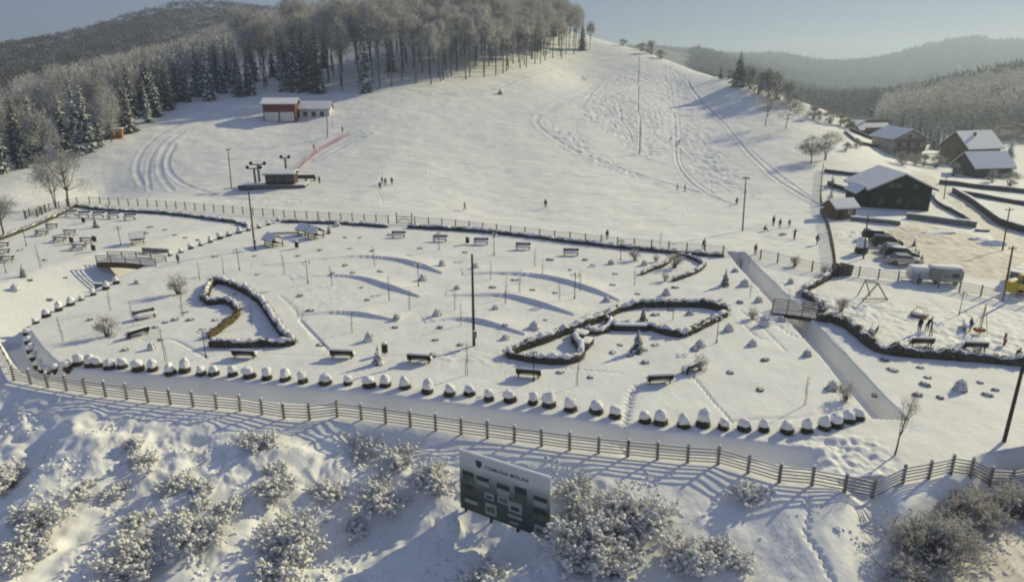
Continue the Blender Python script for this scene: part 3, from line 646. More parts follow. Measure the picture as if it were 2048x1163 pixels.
def hedge(label, pix, wd, h, cap=.22, m='hedge', z=None, group=None, zoff=0.0, fr=.25, bare_len=0, cname='hedge', caps=1.0, world=None):
    """a hedge along a line: ragged foliage body with twigs and an uneven roll of snow on top"""
    p = world if world is not None else (plane_line(pix, 0, 5) if z is not None else hitline(pix, 5))
    wd *= .85; h *= .9; cap *= 1.25
    seg = np.hypot(np.diff(p[:,0]), np.diff(p[:,1])); L = np.r_[0, np.cumsum(seg)]; n = max(4, int(L[-1]/.22)); s = np.linspace(0, L[-1], n)
    q = np.stack([np.interp(s, L, p[:,0]), np.interp(s, L, p[:,1])], 1); tg = np.gradient(q, axis=0); tg /= np.linalg.norm(tg, axis=1)[:,None]; nm = np.stack([-tg[:,1], tg[:,0]], 1)
    o3 = np.array([q[:,0].mean(), q[:,1].mean()]); zg = ground(q[:,0], q[:,1]) + zoff
    t = thing(cname, label, 'hedge' if cname == 'hedge' else 'planting', (o3[0], o3[1], 0), 0, group)
    sd = int(abs(q[0,0]*7)) % 37
    tap = np.clip(np.minimum(s, L[-1]-s)/.35, .25, 1)
    hv = h*(1 + .45*vnoise(s, s*0, .9, sd)+.35*vnoise(s, s*0, .33, sd+1))*tap**.3
    prof = [(-.5,-.1),(-.56,.35),(-.46,.8),(-.2,1.0),(.2,1.0),(.46,.8),(.56,.35),(.5,-.1)]
    V = []; m_ = len(prof)
    for j, (a, b) in enumerate(prof):
        off = a*wd*(1+.5*vnoise(s, s*0+j, .45, sd+2))*tap; zz = zg + b*hv*(1+.12*vnoise(s, s*0+j*3, .3, sd+3))
        V.append(np.stack([q[:,0]+nm[:,0]*off-o3[0], q[:,1]+nm[:,1]*off-o3[1], zz], 1))
    V = np.stack(V, 1); idx = np.arange(n*m_).reshape(n, m_)
    F = np.stack([idx[:-1,:-1], idx[1:,:-1], idx[1:,1:], idx[:-1,1:]], -1).reshape(-1, 4); F3 = np.vstack([F[:,[0,1,2]], F[:,[0,2,3]]])
    N = int(L[-1]*130*max(.5, h)); k = rng.integers(0, n, N); sv = rng.uniform(-.5, .5, N); side = rng.integers(0, 3, N)
    off = np.where(side == 0, -.53, np.where(side == 1, .53, sv))*wd; zz = np.where(side == 2, 1.0, rng.random(N))
    P = np.stack([q[k,0]+nm[k,0]*off+tg[k,0]*sv*.3-o3[0], q[k,1]+nm[k,1]*off+tg[k,1]*sv*.3-o3[1], zg[k]+zz*hv[k]], 1)
    d = np.stack([nm[k,0]*np.sign(off), nm[k,1]*np.sign(off), np.full(N, .4)], 1)*(side[:,None] != 2) + np.array([0, 0, .6])*(side[:,None] == 2) + rvec(N)*.8; d /= np.linalg.norm(d, axis=1)[:,None]
    Vt, Ft = twig_tris(P, d, rng.uniform(.10, .30, N), rng.uniform(.04, .10, N))
    V1 = V.reshape(-1, 3); tone = np.r_[np.zeros(len(F3)), (rng.random(N) < fr)*rng.uniform(.5, 1, N)]
    tri_mesh('foliage', np.vstack([V1, Vt]), np.vstack([F3, Ft+len(V1)]), m, tone, t)
    if cap > 0:
        cv = cap*(.62+1.3*vnoise(s, s*0, .8, sd+5)+1.5*vnoise(s, s*0, .35, sd+6)); cv = np.clip(cv, .02, None)*tap**.5
        cw = wd*(.80+.9*vnoise(s, s*0, .5, sd+8)); V = []
        for j in range(9):
            a = math.pi*j/8; off = -math.cos(a)*cw*.5*tap; zz = zg + hv*.93 + np.sin(a)**.7*cv - (.06 if j in (0, 8) else 0)
            V.append(np.stack([q[:,0]+nm[:,0]*off-o3[0], q[:,1]+nm[:,1]*off-o3[1], zz], 1))
        V = np.stack(V, 1); idx = np.arange(n*9).reshape(n, 9); keep = (vnoise(s[:-1], s[:-1]*0, .7, sd+9)+.5 < caps*1.05)
        F = np.stack([idx[:-1,:-1], idx[1:,:-1], idx[1:,1:], idx[:-1,1:]], -1)[keep].reshape(-1, 4)
        tri_mesh('snow_cap', V.reshape(-1, 3), F, 'snow', None, t, True)
    return t
def zone(a, b):
    if a < 330 and b < 560: return 'in the part beyond the ditch'
    if a < 400: return 'near the left pair of benches'
    if a < 470: return 'by the boomerang hedge'
    if a < 900: return 'near the rear benches, left of the tall pole' if b < 500 else 'among the left wave banks' if b < 660 else 'above the left front benches'
    if a < 1220: return 'near the rear benches, right of the tall pole' if b < 530 else 'among the right wave banks' if b < 660 else 'below the pointed hedge ring'
    if a < 1520: return 'near the zigzag hedge' if b < 600 else 'around the right lobe of the pointed ring' if b < 730 else 'on the field by the footprints'
    return 'at the playground side' if b < 700 else 'on the open right field'
# ------------------------------------------------------------------ rows of capped bushes
CAPS = [cap_bush(i*7+1, r=.46+.05*(i % 3), h=.74+.08*(i % 2), cap=.50+.07*(i % 4), egg=.2+.45*(i % 3)) for i in range(13)]
FRONT_ROW = [(52,660),(55,671),(58,682),(63,693),(70,705),(79,714),(92,722),(108,728),(137,734),(157,730),(181,732),(197,733),(220,736),(245,735),(277,740),(306,740),(341,747),(370,743),(403,749),(428,749),(466,751),(499,754),(534,757),(571,759),(606,764),
 (651,767),(696,768),(739,772),(771,771),(810,776),(855,784),(899,790),(939,789),(978,800),(1020,802),(1066,807),(1098,812),(1141,821),(1192,824),(1230,834),(1290,843),(1321,846),(1367,852),(1406,851),(1446,857),(1488,859),(1527,861),(1574,864),(1613,864),(1648,857),(1672,852),(1695,842),(1716,838)]
CAP_LABEL = 'snow-capped bush of the front row'
for i, (a, b) in enumerate(FRONT_ROW):
    p = at_z(a, b, 0); s = random.uniform(.90, 1.06) + (0.08 if 26 < i < 48 else 0)
    if i < 8: s *= .8
    x, y = p[0], p[1]
    lab = CAP_LABEL + (' at the left curve' if a < 130 else ', above the left fence' if a < 420 else ', facing the left benches' if a < 900 else ', above the billboard' if a < 1150 else ', near the deep footprints' if a < 1350 else ', right stretch')
    if i == len(FRONT_ROW)-1: lab = 'round snow-capped bush at the right end of the long row by the straight trench'
    elif i == len(FRONT_ROW)-2: lab = 'round snow-capped bush second from the right end of the long bush row'
    elif i == 0: lab = 'round snow-capped bush at the far left tip where the long bush row turns'
    place(USED, CAPS[(i*5) % 13], (x, y, gz(x, y)-.06), rz=random.random()*.8-.4, sc=(s*random.uniform(.88, 1.12), s*random.uniform(.88, 1.1), s*random.uniform(.88, .98)), label=lab, group='snow-capped bushes beside the trench path')
LEFT_ROW = [(72,646),(93,633),(118,621),(142,610),(163,600),(187,590),(212,578),(233,567),(340,511),(362,505),(382,497),(402,491),(421,485),(440,478),(458,472),(478,466),(497,461),(518,456),(537,450),(556,442)]
for i, (a, b) in enumerate(LEFT_ROW):
    p = at_z(a, b, 0); s = random.uniform(.68, .95); x, y = p[0], p[1]
    lab = 'small snow-capped bush in the ditch row, this side of the left footbridge' if i < 8 else 'small snow-capped bush in the ditch row, beyond the left footbridge'
    dup(CAPS[(i*3+1) % 13], (x, y, gz(x, y)-.08), random.random()*.8-.4, (s*random.uniform(.85, 1.1), s, s*random.uniform(.85, 1.15)), lab, 'snow-capped bushes along the ditch')

# ------------------------------------------------------------------ single snowed-in plants in the park
MOUNDS = [mound('snowed_in_bush', 'x', 'bush', .42+.05*i, .75+.16*(i % 3), i*5+2) for i in range(5)]
ML = [((793,637),'pair-less small bush capped by snow near the right end of the lower left wave bank'),((874,631),'small bush with a peak of snow left of the lower right wave bank'),((738,681),'small bush with a snow cone left of the tall pole, above the front benches'),
 ((1011,678),'small bush with a snow cone just right of the tall pole in the park middle'),((1068,656),'small snow cone bush with a stake, right of the lower right wave bank tip'),((914,578),'small bush with a snow cone between the upper wave banks'),
 ((951,535),'small bush with a snow cone just right of the top of the tall pole'),((884,531),'small snow cone bush above the right end of the top left wave bank'),((1214,602),'small bush with a snow cone at the tip of the top right wave bank'),
 ((1290,546),'small snow cone bush left of the zigzag hedge'),((1222,528),'small snow cone bush behind the top right wave bank, below the rear hedge'),((1333,589),'small snow cone bush below the zigzag hedge'),
 ((1288,530),'tiny snow cone bush at the outer end of the zigzag hedge'),((1470,543),'small snow cone bush near the top of the straight trench'),((1489,571),'small snow cone bush beside the upper straight trench'),((1517,603),'small snow cone bush closest to the bridge above the trench'),
 ((1457,661),'small snow cone bush right of the long pointed hedge ring'),((1528,650),'wide snow hump bush beside the left railing of the right bridge'),((1563,640),'snow hump at the left foot of the right bridge'),((1400,692),'low snow cone bush right of the pointed hedge ring bottom'),((1614,711),'grey sided snow cone bush left of the lower straight trench'),
 ((1664,776),'steep snow cone bush near the lower end of the straight trench'),((303,698),'small snow cone bush near the left corner of the park'),((276,566),'small snow cone bush beyond the left bench pair'),((30,580),'small snow cone bush in the left part beyond the ditch'),
 ((292,468),'small snow cone bush in the left part right of the capped benches'),((1581,566),'rounded grey bush with thin snow right of the straight trench top'),((1920,780),'steep snow cone casting a blue shadow on the empty right field'),((1602,590),'small snow hump by the start of the stepped hedge'),
 ((675,452),'small snow cone bush right of the timber picnic frame'),((1688,640),'small snow hump at the playground entrance'),((846,560),'small snow hump left of the top right wave bank'),((1175,640),'low snow cone below the middle right wave bank'),((1380,628),'low snow cone above the pointed hedge ring'),((1505,690),'low snow cone on the field left of the trench'),((990,618),'low snow cone between the two lower right wave banks')]
for i, ((a, b), lab) in enumerate(ML):
    p = on(a, b, .04); s = random.uniform(.68, .98)*(1.25 if i in (17, 27, 21) else 1)
    place(USED, MOUNDS[i % 5], (p.x, p.y, p.z), rz=random.random()*6.28, sc=s, label=lab.replace('pair-less ', ''), group='snow cone bushes scattered in the park')
# little stubs poking through the snow
STUBS = [mound('plant_stub', 'x', 'plant', .22+.06*i, .13+.05*i, i*9+4) for i in range(3)]
pts = [(548,447),(600,470),(640,500),(700,497),(745,502),(690,475),(720,475),(690,531),(760,543),(705,546),(596,512),(510,512),(430,555),(515,549),(430,513),(470,588),(620,622),(600,592),(723,575),(665,547),(735,600),(790,655),(880,655),(865,710),(870,680),(920,690),(1010,650),(1090,640),(985,575),(1030,560),(1065,580),(1110,586),
 (1170,520),(1185,530),(1230,548),(1225,570),(1275,588),(1290,640),(1310,630),(1340,620),(1395,650),(1420,640),(1440,600),(1350,575),(1480,605),(1520,780),(1460,745),(1660,780),(1760,700),(1770,720),(1840,735),(1855,755),(1835,790),(1850,770),(1880,795),(1960,765),(1975,790),(1990,780),(1750,790),(1785,740),(1830,700),(1530,720),(1390,700),(1260,712),(1290,700),(1310,690),(1240,690),(1225,705),(1290,725),(1180,755),(1120,745),
 (350,640),(330,645),(310,655),(380,640),(320,680),(370,625),(250,700),(210,640),(180,640),(100,600),(60,560),(40,500),(90,520),(130,555),(150,470),(300,455),(330,460),(350,470),(370,475),(395,480),(290,500),(430,640),(410,610),(640,690),(780,470),(840,497),(930,505),(1100,520),(1140,540)]
for i, (a, b) in enumerate(pts):
    p = on(a, b, .05); place(USED, STUBS[i % 3], (p.x, p.y, p.z), rz=random.random()*6.28, sc=(random.uniform(.7, 1.5), random.uniform(.7, 1.2), random.uniform(.7, 1.2)), label='tiny plant stub poking through the snow '+zone(a, b), group='plant stubs in the park snow')

# ------------------------------------------------------------------ hedges
hedge('long snowy hedge at the foot of the rear fence, left stretch by the capped benches', [(150,412),(200,420),(260,424),(330,428),(400,436),(450,443),(500,448)], .75, .5, .22, z=0)
hedge('low brown hedge running from the left frame edge up to the rear corner', [(-60,502),(0,480),(60,457),(110,435),(150,414)], .6, .6, .12, z=0)
hedge('snowy hedge at the foot of the rear fence left of the wooden gate', [(562,444),(620,446),(680,448),(740,452),(776,455)], .75, .5, .22, z=0)
hedge('very long dark hedge under snow along the rear fence, right of the wooden gate', [(815,455),(880,459),(950,463),(1010,469),(1080,477),(1150,486),(1230,495),(1300,502),(1370,508),(1448,514)], .8, .6, .22, z=0)
hedge('dark upper arc of the left boomerang hedge, with the wide blue shadow inside', [(412,597),(418,578),(432,566),(455,570),(490,585),(520,605),(538,630),(555,655),(572,675),(588,690)], .7, .85, .25, z=0, group='hedges outlining the left boomerang bed')
hedge('bare olive green stretch of the left boomerang hedge', [(478,628),(462,645),(448,655),(432,668),(418,678)], .6, .7, 0, m='hedge_olive', z=0, fr=.12, group='hedges outlining the left boomerang bed')
hedge('short snowy hook of hedge on the inner left of the boomerang bed', [(405,598),(420,608),(440,606),(462,610),(478,625)], .7, .75, .25, z=0, group='hedges outlining the left boomerang bed')
hedge('straight bottom hedge of the left boomerang bed', [(418,692),(460,693),(510,692),(560,691),(584,691)], .7, .75, .18, z=0, fr=.35, caps=.85, group='hedges outlining the left boomerang bed')
hedge('upper snow-tufted hedge of the long pointed ring, left half', [(1012,712),(1050,697),(1090,684),(1130,668),(1165,655),(1200,640),(1240,622)], .7, .85, .28, z=0, fr=.3, caps=.8, group='hedges outlining the long pointed ring')
hedge('upper snow-tufted hedge of the long pointed ring, right half to the tip', [(1240,622),(1280,614),(1330,613),(1380,613),(1420,616),(1457,626)], .7, .85, .25, z=0, fr=.3, caps=.85, group='hedges outlining the long pointed ring')
hedge('lower left lobe of the pointed ring, a smooth hedge with thick snow', [(1012,712),(1050,720),(1090,725),(1130,726),(1158,718),(1162,700),(1150,685),(1155,668)], .75, .75, .3, z=0, group='hedges outlining the long pointed ring')
hedge('short thick snowy hedge bridging the two lobes of the pointed ring', [(1150,672),(1172,665),(1195,668),(1215,660),(1222,648),(1212,640)], .7, .7, .3, z=0, group='hedges outlining the long pointed ring')
hedge('long lower hedge of the right lobe of the pointed ring, white on top', [(1216,658),(1260,655),(1300,658),(1330,668),(1365,674)], .75, .75, .3, z=0, group='hedges outlining the long pointed ring')
hedge('patchy brown hedge closing the right tip of the pointed ring', [(1365,674),(1395,660),(1425,645),(1455,630)], .65, .7, .2, z=0, fr=.3, caps=.6, group='hedges outlining the long pointed ring')
hedge('upper leg of the small zigzag hedge below the rear hedge', [(1282,550),(1305,540),(1330,530),(1345,516),(1370,512)], .55, .5, .18, z=0)
hedge('lower leg of the small zigzag hedge, bending back to the left', [(1372,514),(1405,528),(1400,540),(1375,552),(1345,562)], .6, .55, .18, z=0)
hedge('stepped hedge running up from the trench to the fence corner', [(1605,585),(1630,572),(1650,560),(1668,547)], .7, .8, .25, z=0)
hedge('dark hedge running down from the step to the right bridge', [(1603,588),(1620,600),(1640,616),(1648,625)], .8, .85, .1, z=0)
hedge('short snowy hedge at the right end of the right bridge', [(1600,620),(1625,622),(1650,626)], .7, .75, .25, z=0)
hedge('long dark hedge wall bounding the playground from the bridge to the right frame edge', [(1632,640),(1665,645),(1700,660),(1738,692),(1765,705),(1820,712),(1880,716),(1960,723),(2048,730),(2120,738)], .75, 1.0, .12, z=0, fr=.3)

# ------------------------------------------------------------------ small conifers and shrubs of the park
cf = conifer('young_conifer', 'x', 2.2, .7, .35, lev=13, m='needle_green', sparse=.8); sh = shrub('park_shrub', 'x', .55, 1.5, 700, .35, m='twig_brown', tl=.2, tw=.03, nb=14, snow=.25, lump=.05, cat='shrub')
cw = conifer('young_conifer', 'x', 2.2, .8, .85, lev=12, m='needle_green', sparse=.8)
for pr, (a, b), hh, lab in [(cw,(757,727),1.9,'small conifer loaded with snow between the front benches'),(cf,(1275,703),2.4,'dark young conifer casting a shadow below the pointed ring'),(cf,(1286,640),1.6,'slim dark young conifer inside the pointed hedge ring'),
   (cf,(1450,571),2.2,'dark bushy conifer left of the straight trench'),(cf,(658,467),1.6,'small dark conifer behind the timber picnic frame'),(cf,(192,455),2.0,'small brown conifer in the left part beyond the ditch'),(cf,(47,553),1.7,'small dark conifer at the left beyond the ditch'),
   (sh,(216,672),2.4,'loose brown shrub left of the left benches'),(sh,(357,588),2.6,'upright shrub with a long shadow above the boomerang hedge'),(sh,(1349,535),2.2,'loose shrub above the corner of the zigzag hedge'),(sh,(1330,562),1.3,'rounded dark shrub left of the lower zigzag leg'),
   (sh,(1270,520),1.8,'pale green shrub left of the zigzag hedge'),(sh,(1312,523),1.1,'low shrub between the zigzag hedge and rear hedge'),(sh,(1505,638),1.4,'dark shrub left of the right bridge'),(sh,(1590,532),1.6,'loose shrub in front of the fence right of the trench'),
   (sh,(1682,622),1.8,'dark snowy shrub at the playground entrance beside the bridge hedge'),(sh,(1690,800),1.7,'dark shrub where the bush row meets the straight trench'),(sh,(1400,740),1.6,'small bare shrub beside the tilted bench'),
   (sh,(1648,548),1.3,'brown twiggy shrub at the fence corner'),(sh,(1535,810),.8,'thin low shrub on the right field')][:-1]:
    p = on(a, b, .05); place(USED, pr, (p.x, p.y, p.z), rz=random.random()*6, sc=hh/(2.2 if pr is not sh else 1.5)*1.05, label=lab)
# thin saplings tied to stakes
def sapling(k):
    t = thing('sapling', 'x', 'sapling'); st_ = MB().tube([(0,0,-.1),(.03,0,1.2),(-.02,.02,2.3)], [.028,.02,.012], 5)
    MB().beam((.14,0,-.1), (.14,0,1.15), .02, n=5).build('stake', 'wood_old', t)
    n = 60; z = rng.uniform(.9, 2.5, n); P = np.stack([0*z, 0*z, z], 1); d = rvec(n)+np.array([0,0,.9]); d /= np.linalg.norm(d, axis=1)[:,None]
    V, F = twig_tris(P, d, rng.uniform(.2, .6, n), rng.uniform(.012, .025, n)); st_.add(V, F); st_.build('stem', 'bark', t); return reg(t)
SAP = [sapling(k) for k in range(3)]
for i, (a, b) in enumerate([(125,684),(222,620),(267,652),(367,632),(330,722),(505,652),(448,548),(748,532),(779,602),(705,664),(910,620),(922,650),(1012,607),(1040,585),(1085,548),(1118,600),(1155,770),(935,750),(1345,640),(1500,595),(1608,810),(1268,572),(1160,582),(982,558),(1070,533),(80,535),(97,460),(663,572),(1680,650),(400,560),(568,548),(820,620),(1320,500)]):
    p = on(a, b); place(USED, SAP[i % 3], (p.x, p.y, p.z), rz=random.random()*6, sc=random.uniform(.8, 1.25), label='thin bare staked sapling '+zone(a, b), group='staked saplings in the park')
# bare broad young tree on the right field
t = bare_tree('bare_tree', 'slender bare tree leaning over the right field beside the trench end', 'tree', 4.6, .8, 2.0, 500, .45, .018, frost=.25, nb=12, limb=10, trunk_r=.07, lean=.5, bark='bark')
p = on(1789, 909); t.location = p
# ------------------------------------------------------------------ fences
def fence(name, label, line, hgt, rails, post, rail, step, m='wood_old', capsnow=True, lean=0, zf=None, snowtop=False, rail_off=.05, cat='fence', group=None, maxp=100):
    p = line; L = np.r_[0, np.cumsum(np.hypot(np.diff(p[:,0]), np.diff(p[:,1])))]; n = max(2, int(round(L[-1]/step))); s = np.linspace(0, L[-1], n+1)
    x = np.interp(s, L, p[:,0]); y = np.interp(s, L, p[:,1]); z = ground(x, y, False) if zf is None else np.full(n+1, zf)
    t = thing(name, label, cat, (x[0], y[0], 0), 0, group); o = np.array([x[0], y[0], 0])
    vis = 0
    big = MB(); nbig = 0
    for i in range(n+1):
        b = np.array([x[i], y[i], z[i]])-o; q = b+np.array([random.gauss(0, .02)+lean, random.gauss(0, .02), hgt*random.uniform(.98, 1.05)])
        mb = MB().bar(b-np.array([0,0,.3]), q, post, post) if False else MB().beam(b-np.array([0,0,.3]), q, post*.72, post*.66, 4 if post < .13 else 7)
        if vis < maxp:
            po = mb.build('post', m, t); vis += 1
            if capsnow and random.random() < .75: c = MB(); blob(c, q+np.array([0,0,.04]), (post*.8, post*.8, .10), 1, .1, i); c.build('snow_cap', 'snow', po, True)
        else: big.v += mb.v; big.f += [tuple(k+big.n for k in f) for f in mb.f]; big.n += mb.n; big.t += mb.t; nbig += 1
    if nbig: big.build('posts', m, t)['kind'] = 'stuff'
    for r in rails:
        mb = MB(); sn = MB()
        for i in range(n):
            a = np.array([x[i], y[i], z[i]+r+random.gauss(0, .012)])-o; b = np.array([x[i+1], y[i+1], z[i+1]+r+random.gauss(0, .012)])-o
            d = (b-a); d /= np.linalg.norm(d); nn = np.array([d[1], -d[0], 0])*(post*.5+rail_off*.3)
            mb.bar(a+nn-d*.05, b+nn+d*.05, .035, rail)
            if snowtop: sn.bar(a+nn+np.array([0,0,rail*.5+.018]), b+nn+np.array([0,0,rail*.5+.018]), .06, .022)
        ro = mb.build('rail', m, t)
        if snowtop: sn.build('snow', 'snow', ro)
    return t
mat('wood_fence', (.27,.21,.14), .85, (.15,.115,.075), 3, bump=.3)
fence('wooden_fence', 'long brown post and rail fence with five snowy rails along the front of the park', FRONT_W[2:], 1.35, [.22,.46,.70,.94,1.18], .16, .075, 2.05, m='wood_fence', snowtop=True)
# rear fence, in two runs either side of the gate
REARS = plane_line(REAR, 0, 5)
def cut(line, xa, xb): k = (line[:,0] >= xa) & (line[:,0] <= xb); return line[k]
gx0, gx1 = at_z(793, 448)[0], at_z(824, 449)[0]
fence('wooden_fence', 'grey wire and post fence at the foot of the ski slope, left of the gate', cut(REARS, -200, gx0), 1.45, [.25,.55,.85,1.15,1.35], .14, .035, 2.2, m='wood_grey', capsnow=False)
fence('wooden_fence', 'grey wire and post fence at the foot of the ski slope, right of the gate', cut(REARS, gx1, 200), 1.45, [.25,.55,.85,1.15,1.35], .14, .035, 2.6, m='wood_grey', capsnow=False)
g0 = np.array([gx0, np.interp(gx0, REARS[:,0], REARS[:,1]), 0]); g1 = np.array([gx1, np.interp(gx1, REARS[:,0], REARS[:,1]), 0])
t = thing('gate', 'braced wooden gate with two tall posts in the rear fence', 'gate', g0); d = g1-g0
MB().bar((0,0,-.2), (0,0,2.0), .16, .16).build('post', 'wood_dark', t); MB().bar(d+np.array([0,0,-.2]), d+np.array([0,0,2.0]), .16, .16).build('post', 'wood_dark', t)
lf = MB()
for k in (.25, .8, 1.3): lf.bar(d*.04+np.array([0,0,k]), d*.96+np.array([0,0,k]), .05, .09)
lf.bar(d*.05+np.array([0,-.05,.25]), d*.5+np.array([0,-.05,1.3]), .05, .08).bar(d*.95+np.array([0,-.05,.25]), d*.5+np.array([0,-.05,1.3]), .05, .08); lf.build('leaf', 'wood_dark', t)
fence('wooden_fence', 'weathered rail fence between the playground and the car park', plane_line([(1680,548),(1740,556),(1800,563),(1860,573),(1920,584),(1980,596),(2060,612),(2150,628)], 0, 4), 1.4, [.3,.6,.9,1.2], .13, .05, 2.3, m='wood_grey', capsnow=False, snowtop=True)
fence('net_fence', 'netted wooden fence climbing the right side of the ski slope from the fence corner', hitline([(1668,548),(1664,510),(1655,465),(1645,430),(1640,400),(1645,340)], 4), 1.6, [.2,.45,.7,.95,1.2,1.45], .12, .03, 2.0, m='wood_grey', capsnow=False)
tr = thing('pallet_stack', 'grey wooden pallets leaning at the fence corner by the car park', 'pallets', on(1675,552)); 
for k in range(5): MB().box((k*.5-.6, k*.12, .75+.1*(k % 2)), (.12, 1.3, 1.5), .25*k, rx=.1).build('pallet', 'wood_grey', tr)
fence('wooden_fence', 'short dark fence stub left of the leafless corner tree', plane_line([(52,438),(75,434),(92,425)], 0, 3), 1.5, [.4,.9,1.3], .2, .08, 2.2, m='wood_dark')

# ------------------------------------------------------------------ poles and lamps
def pole(name, label, base, top, r0=.13, box=False, arm=None, m='wood_dark', cat='pole', flood=False, lean_px=True, h=None, group=None):
    b = on(*base); hh = h or top_h(b, *top); q = at_d(top[0], top[1], b.y) if h is None else (b.x, b.y, b.z+h)
    dx = (q[0]-b.x) if lean_px else 0; dx = max(-.35, min(.35, dx))
    t = thing(name, label, cat, b, 0, group); MB().beam((0,0,-.4), (dx,0,hh), r0, r0*.65, 9).build('shaft', m, t)
    if box: bx = MB().box((.12,-.16,1.25), (.34,.22,.7)).build('meter_box', 'grey_metal', t); MB().box((.12,-.16,1.63), (.4,.28,.06)).build('box_snow', 'snow', bx)
    if flood:
        MB().box((dx,0,hh*.97), (.9,.12,.12)).build('crossarm', 'grey_metal', t)
        for s in (-.38, .38): MB().box((dx+s,-.12,hh*.97+.05), (.3,.2,.26), rx=.3).build('floodlight', 'grey_metal', t)
        MB().box((dx*.7,-.15,hh*.72), (.3,.22,.35)).build('cabinet', 'grey_metal', t)
    if arm:
        MB().box((dx,0,hh*.95), (arm,.1,.1)).build('crossarm', m, t)
        for s in (-.45, 0, .45): MB().beam((dx+s*arm,0,hh*.95), (dx+s*arm,0,hh*.95+.22), .05, .03, 6).build('insulator', 'globe', t)
    return t
pole('utility_pole', 'tallest bare dark pole standing in the middle of the park with a meter box', (948,691), (944,508), .15, box=True)
pole('utility_pole', 'slim brown pole with a meter box beside the timber picnic frame', (510,499), (497,382), .14, box=True)
pole('floodlight_pole', 'dark floodlight pole on the slope foot behind the rear fence', (1485,462), (1491,353), .13, flood=True)
pole('floodlight_pole', 'pale floodlight pole left of the lift station', (463,377), (458,297), .13, flood=True, m='wood_old')
pole('utility_pole', 'dark pole in front of the parked cars', (1727,517), (1736,430), .12)
pole('utility_pole', 'tall leaning dark pole crossing the right frame edge above the front fence', (2008,882), (2080,600), .14)
pole('utility_pole', 'brown pole beside the snow bank at the far corner of the car park', (2005,501), (2019,415), .12, arm=1.2)
pole('utility_pole', 'dark pole left of the yellow machine at the right frame edge', (2010,584), (2026,492), .14, arm=1.0)
pole('utility_pole', 'thin pole beside the road behind the black house', (1888,398), (1893,352), .11, arm=1.0)
for (b, tp, lab) in [((1277,166),(1276,112),'topmost lift pole on the ski slope'),((1277,223),(1276,174),'middle lift pole on the ski slope'),((1279,308),(1280,240),'lowest lift pole on the ski slope'),((655,275),(660,224),'thick lift pole right of the red building'),((665,256),(664,232),'thin marker pole right of the red building')]:
    pole('lift_pole', lab, b, tp, .16 if 'thin' not in lab else .07, m='grey_metal', arm=None if 'thin' in lab or 'top' in lab else .0 or None)
def park_lamp():
    t = thing('park_lamp', 'x', 'lamp'); MB().beam((0,0,-.2), (0,0,.35), .09, .07, 8).beam((0,0,.3), (0,0,3.0), .045, .035, 8).build('post', 'black_metal', t)
    ar = MB(); 
    for k in range(4):
        a = k*math.pi/2; ca, sa = math.cos(a), math.sin(a); pr = None
        for j in range(9):
            f = j/8*math.pi*1.25; p = np.array([ca*(.06+.34*math.sin(f*.8)), sa*(.06+.34*math.sin(f*.8)), 2.35+.35*(1-math.cos(f))*.75])
            if pr is not None: ar.beam(pr, p, .018, n=5)
            pr = p
    ar.build('scroll_arms', 'black_metal', t)
    for k in range(4):
        a = k*math.pi/2; c = (math.cos(a)*.42, math.sin(a)*.42, 2.72); g = MB(); blob(g, c, .13, 2, 0); g.build('globe', 'globe', t, True)
    s = MB(); blob(s, (0,0,3.0), (.12,.12,.1), 1, .1); s.build('snow_cap', 'snow', t, True); return reg(t)
PL = park_lamp()
for (a, b), sc, lab in [((412,715),1.0,'black scrolled park lamp beside the left boomerang hedge'),((479,540),1.0,'black park lamp at the left end of the top left wave bank'),((616,567),1.0,'black park lamp between the two upper left wave banks'),((837,572),1.0,'black park lamp at the right end of the top left wave bank'),
   ((1149,597),1.05,'black scrolled park lamp above the top right wave bank'),((1067,762),.95,'black park lamp in front of the front bench below the pointed ring'),((988,510),1.1,'black park lamp by the rear benches'),((1241,520),1.0,'black park lamp at the rear hedge, above the top right wave bank'),
   ((878,500),.9,'black park lamp between the first two rear benches'),((242,490),1.0,'black park lamp beyond the left footbridge'),((53,492),1.0,'black park lamp among the picnic tables in the far left'),((1918,629),.9,'thin park lamp standing in the playground'),((1433,685),.95,'slim park lamp at the tip of the pointed ring'),((220,437),.9,'black park lamp beside the row of capped benches'),((12,545),.9,'black park lamp at the left frame edge')]:
    p = on(a, b); place(USED, PL, (p.x, p.y, p.z), rz=random.random(), sc=sc, label=lab, group='park lamps')

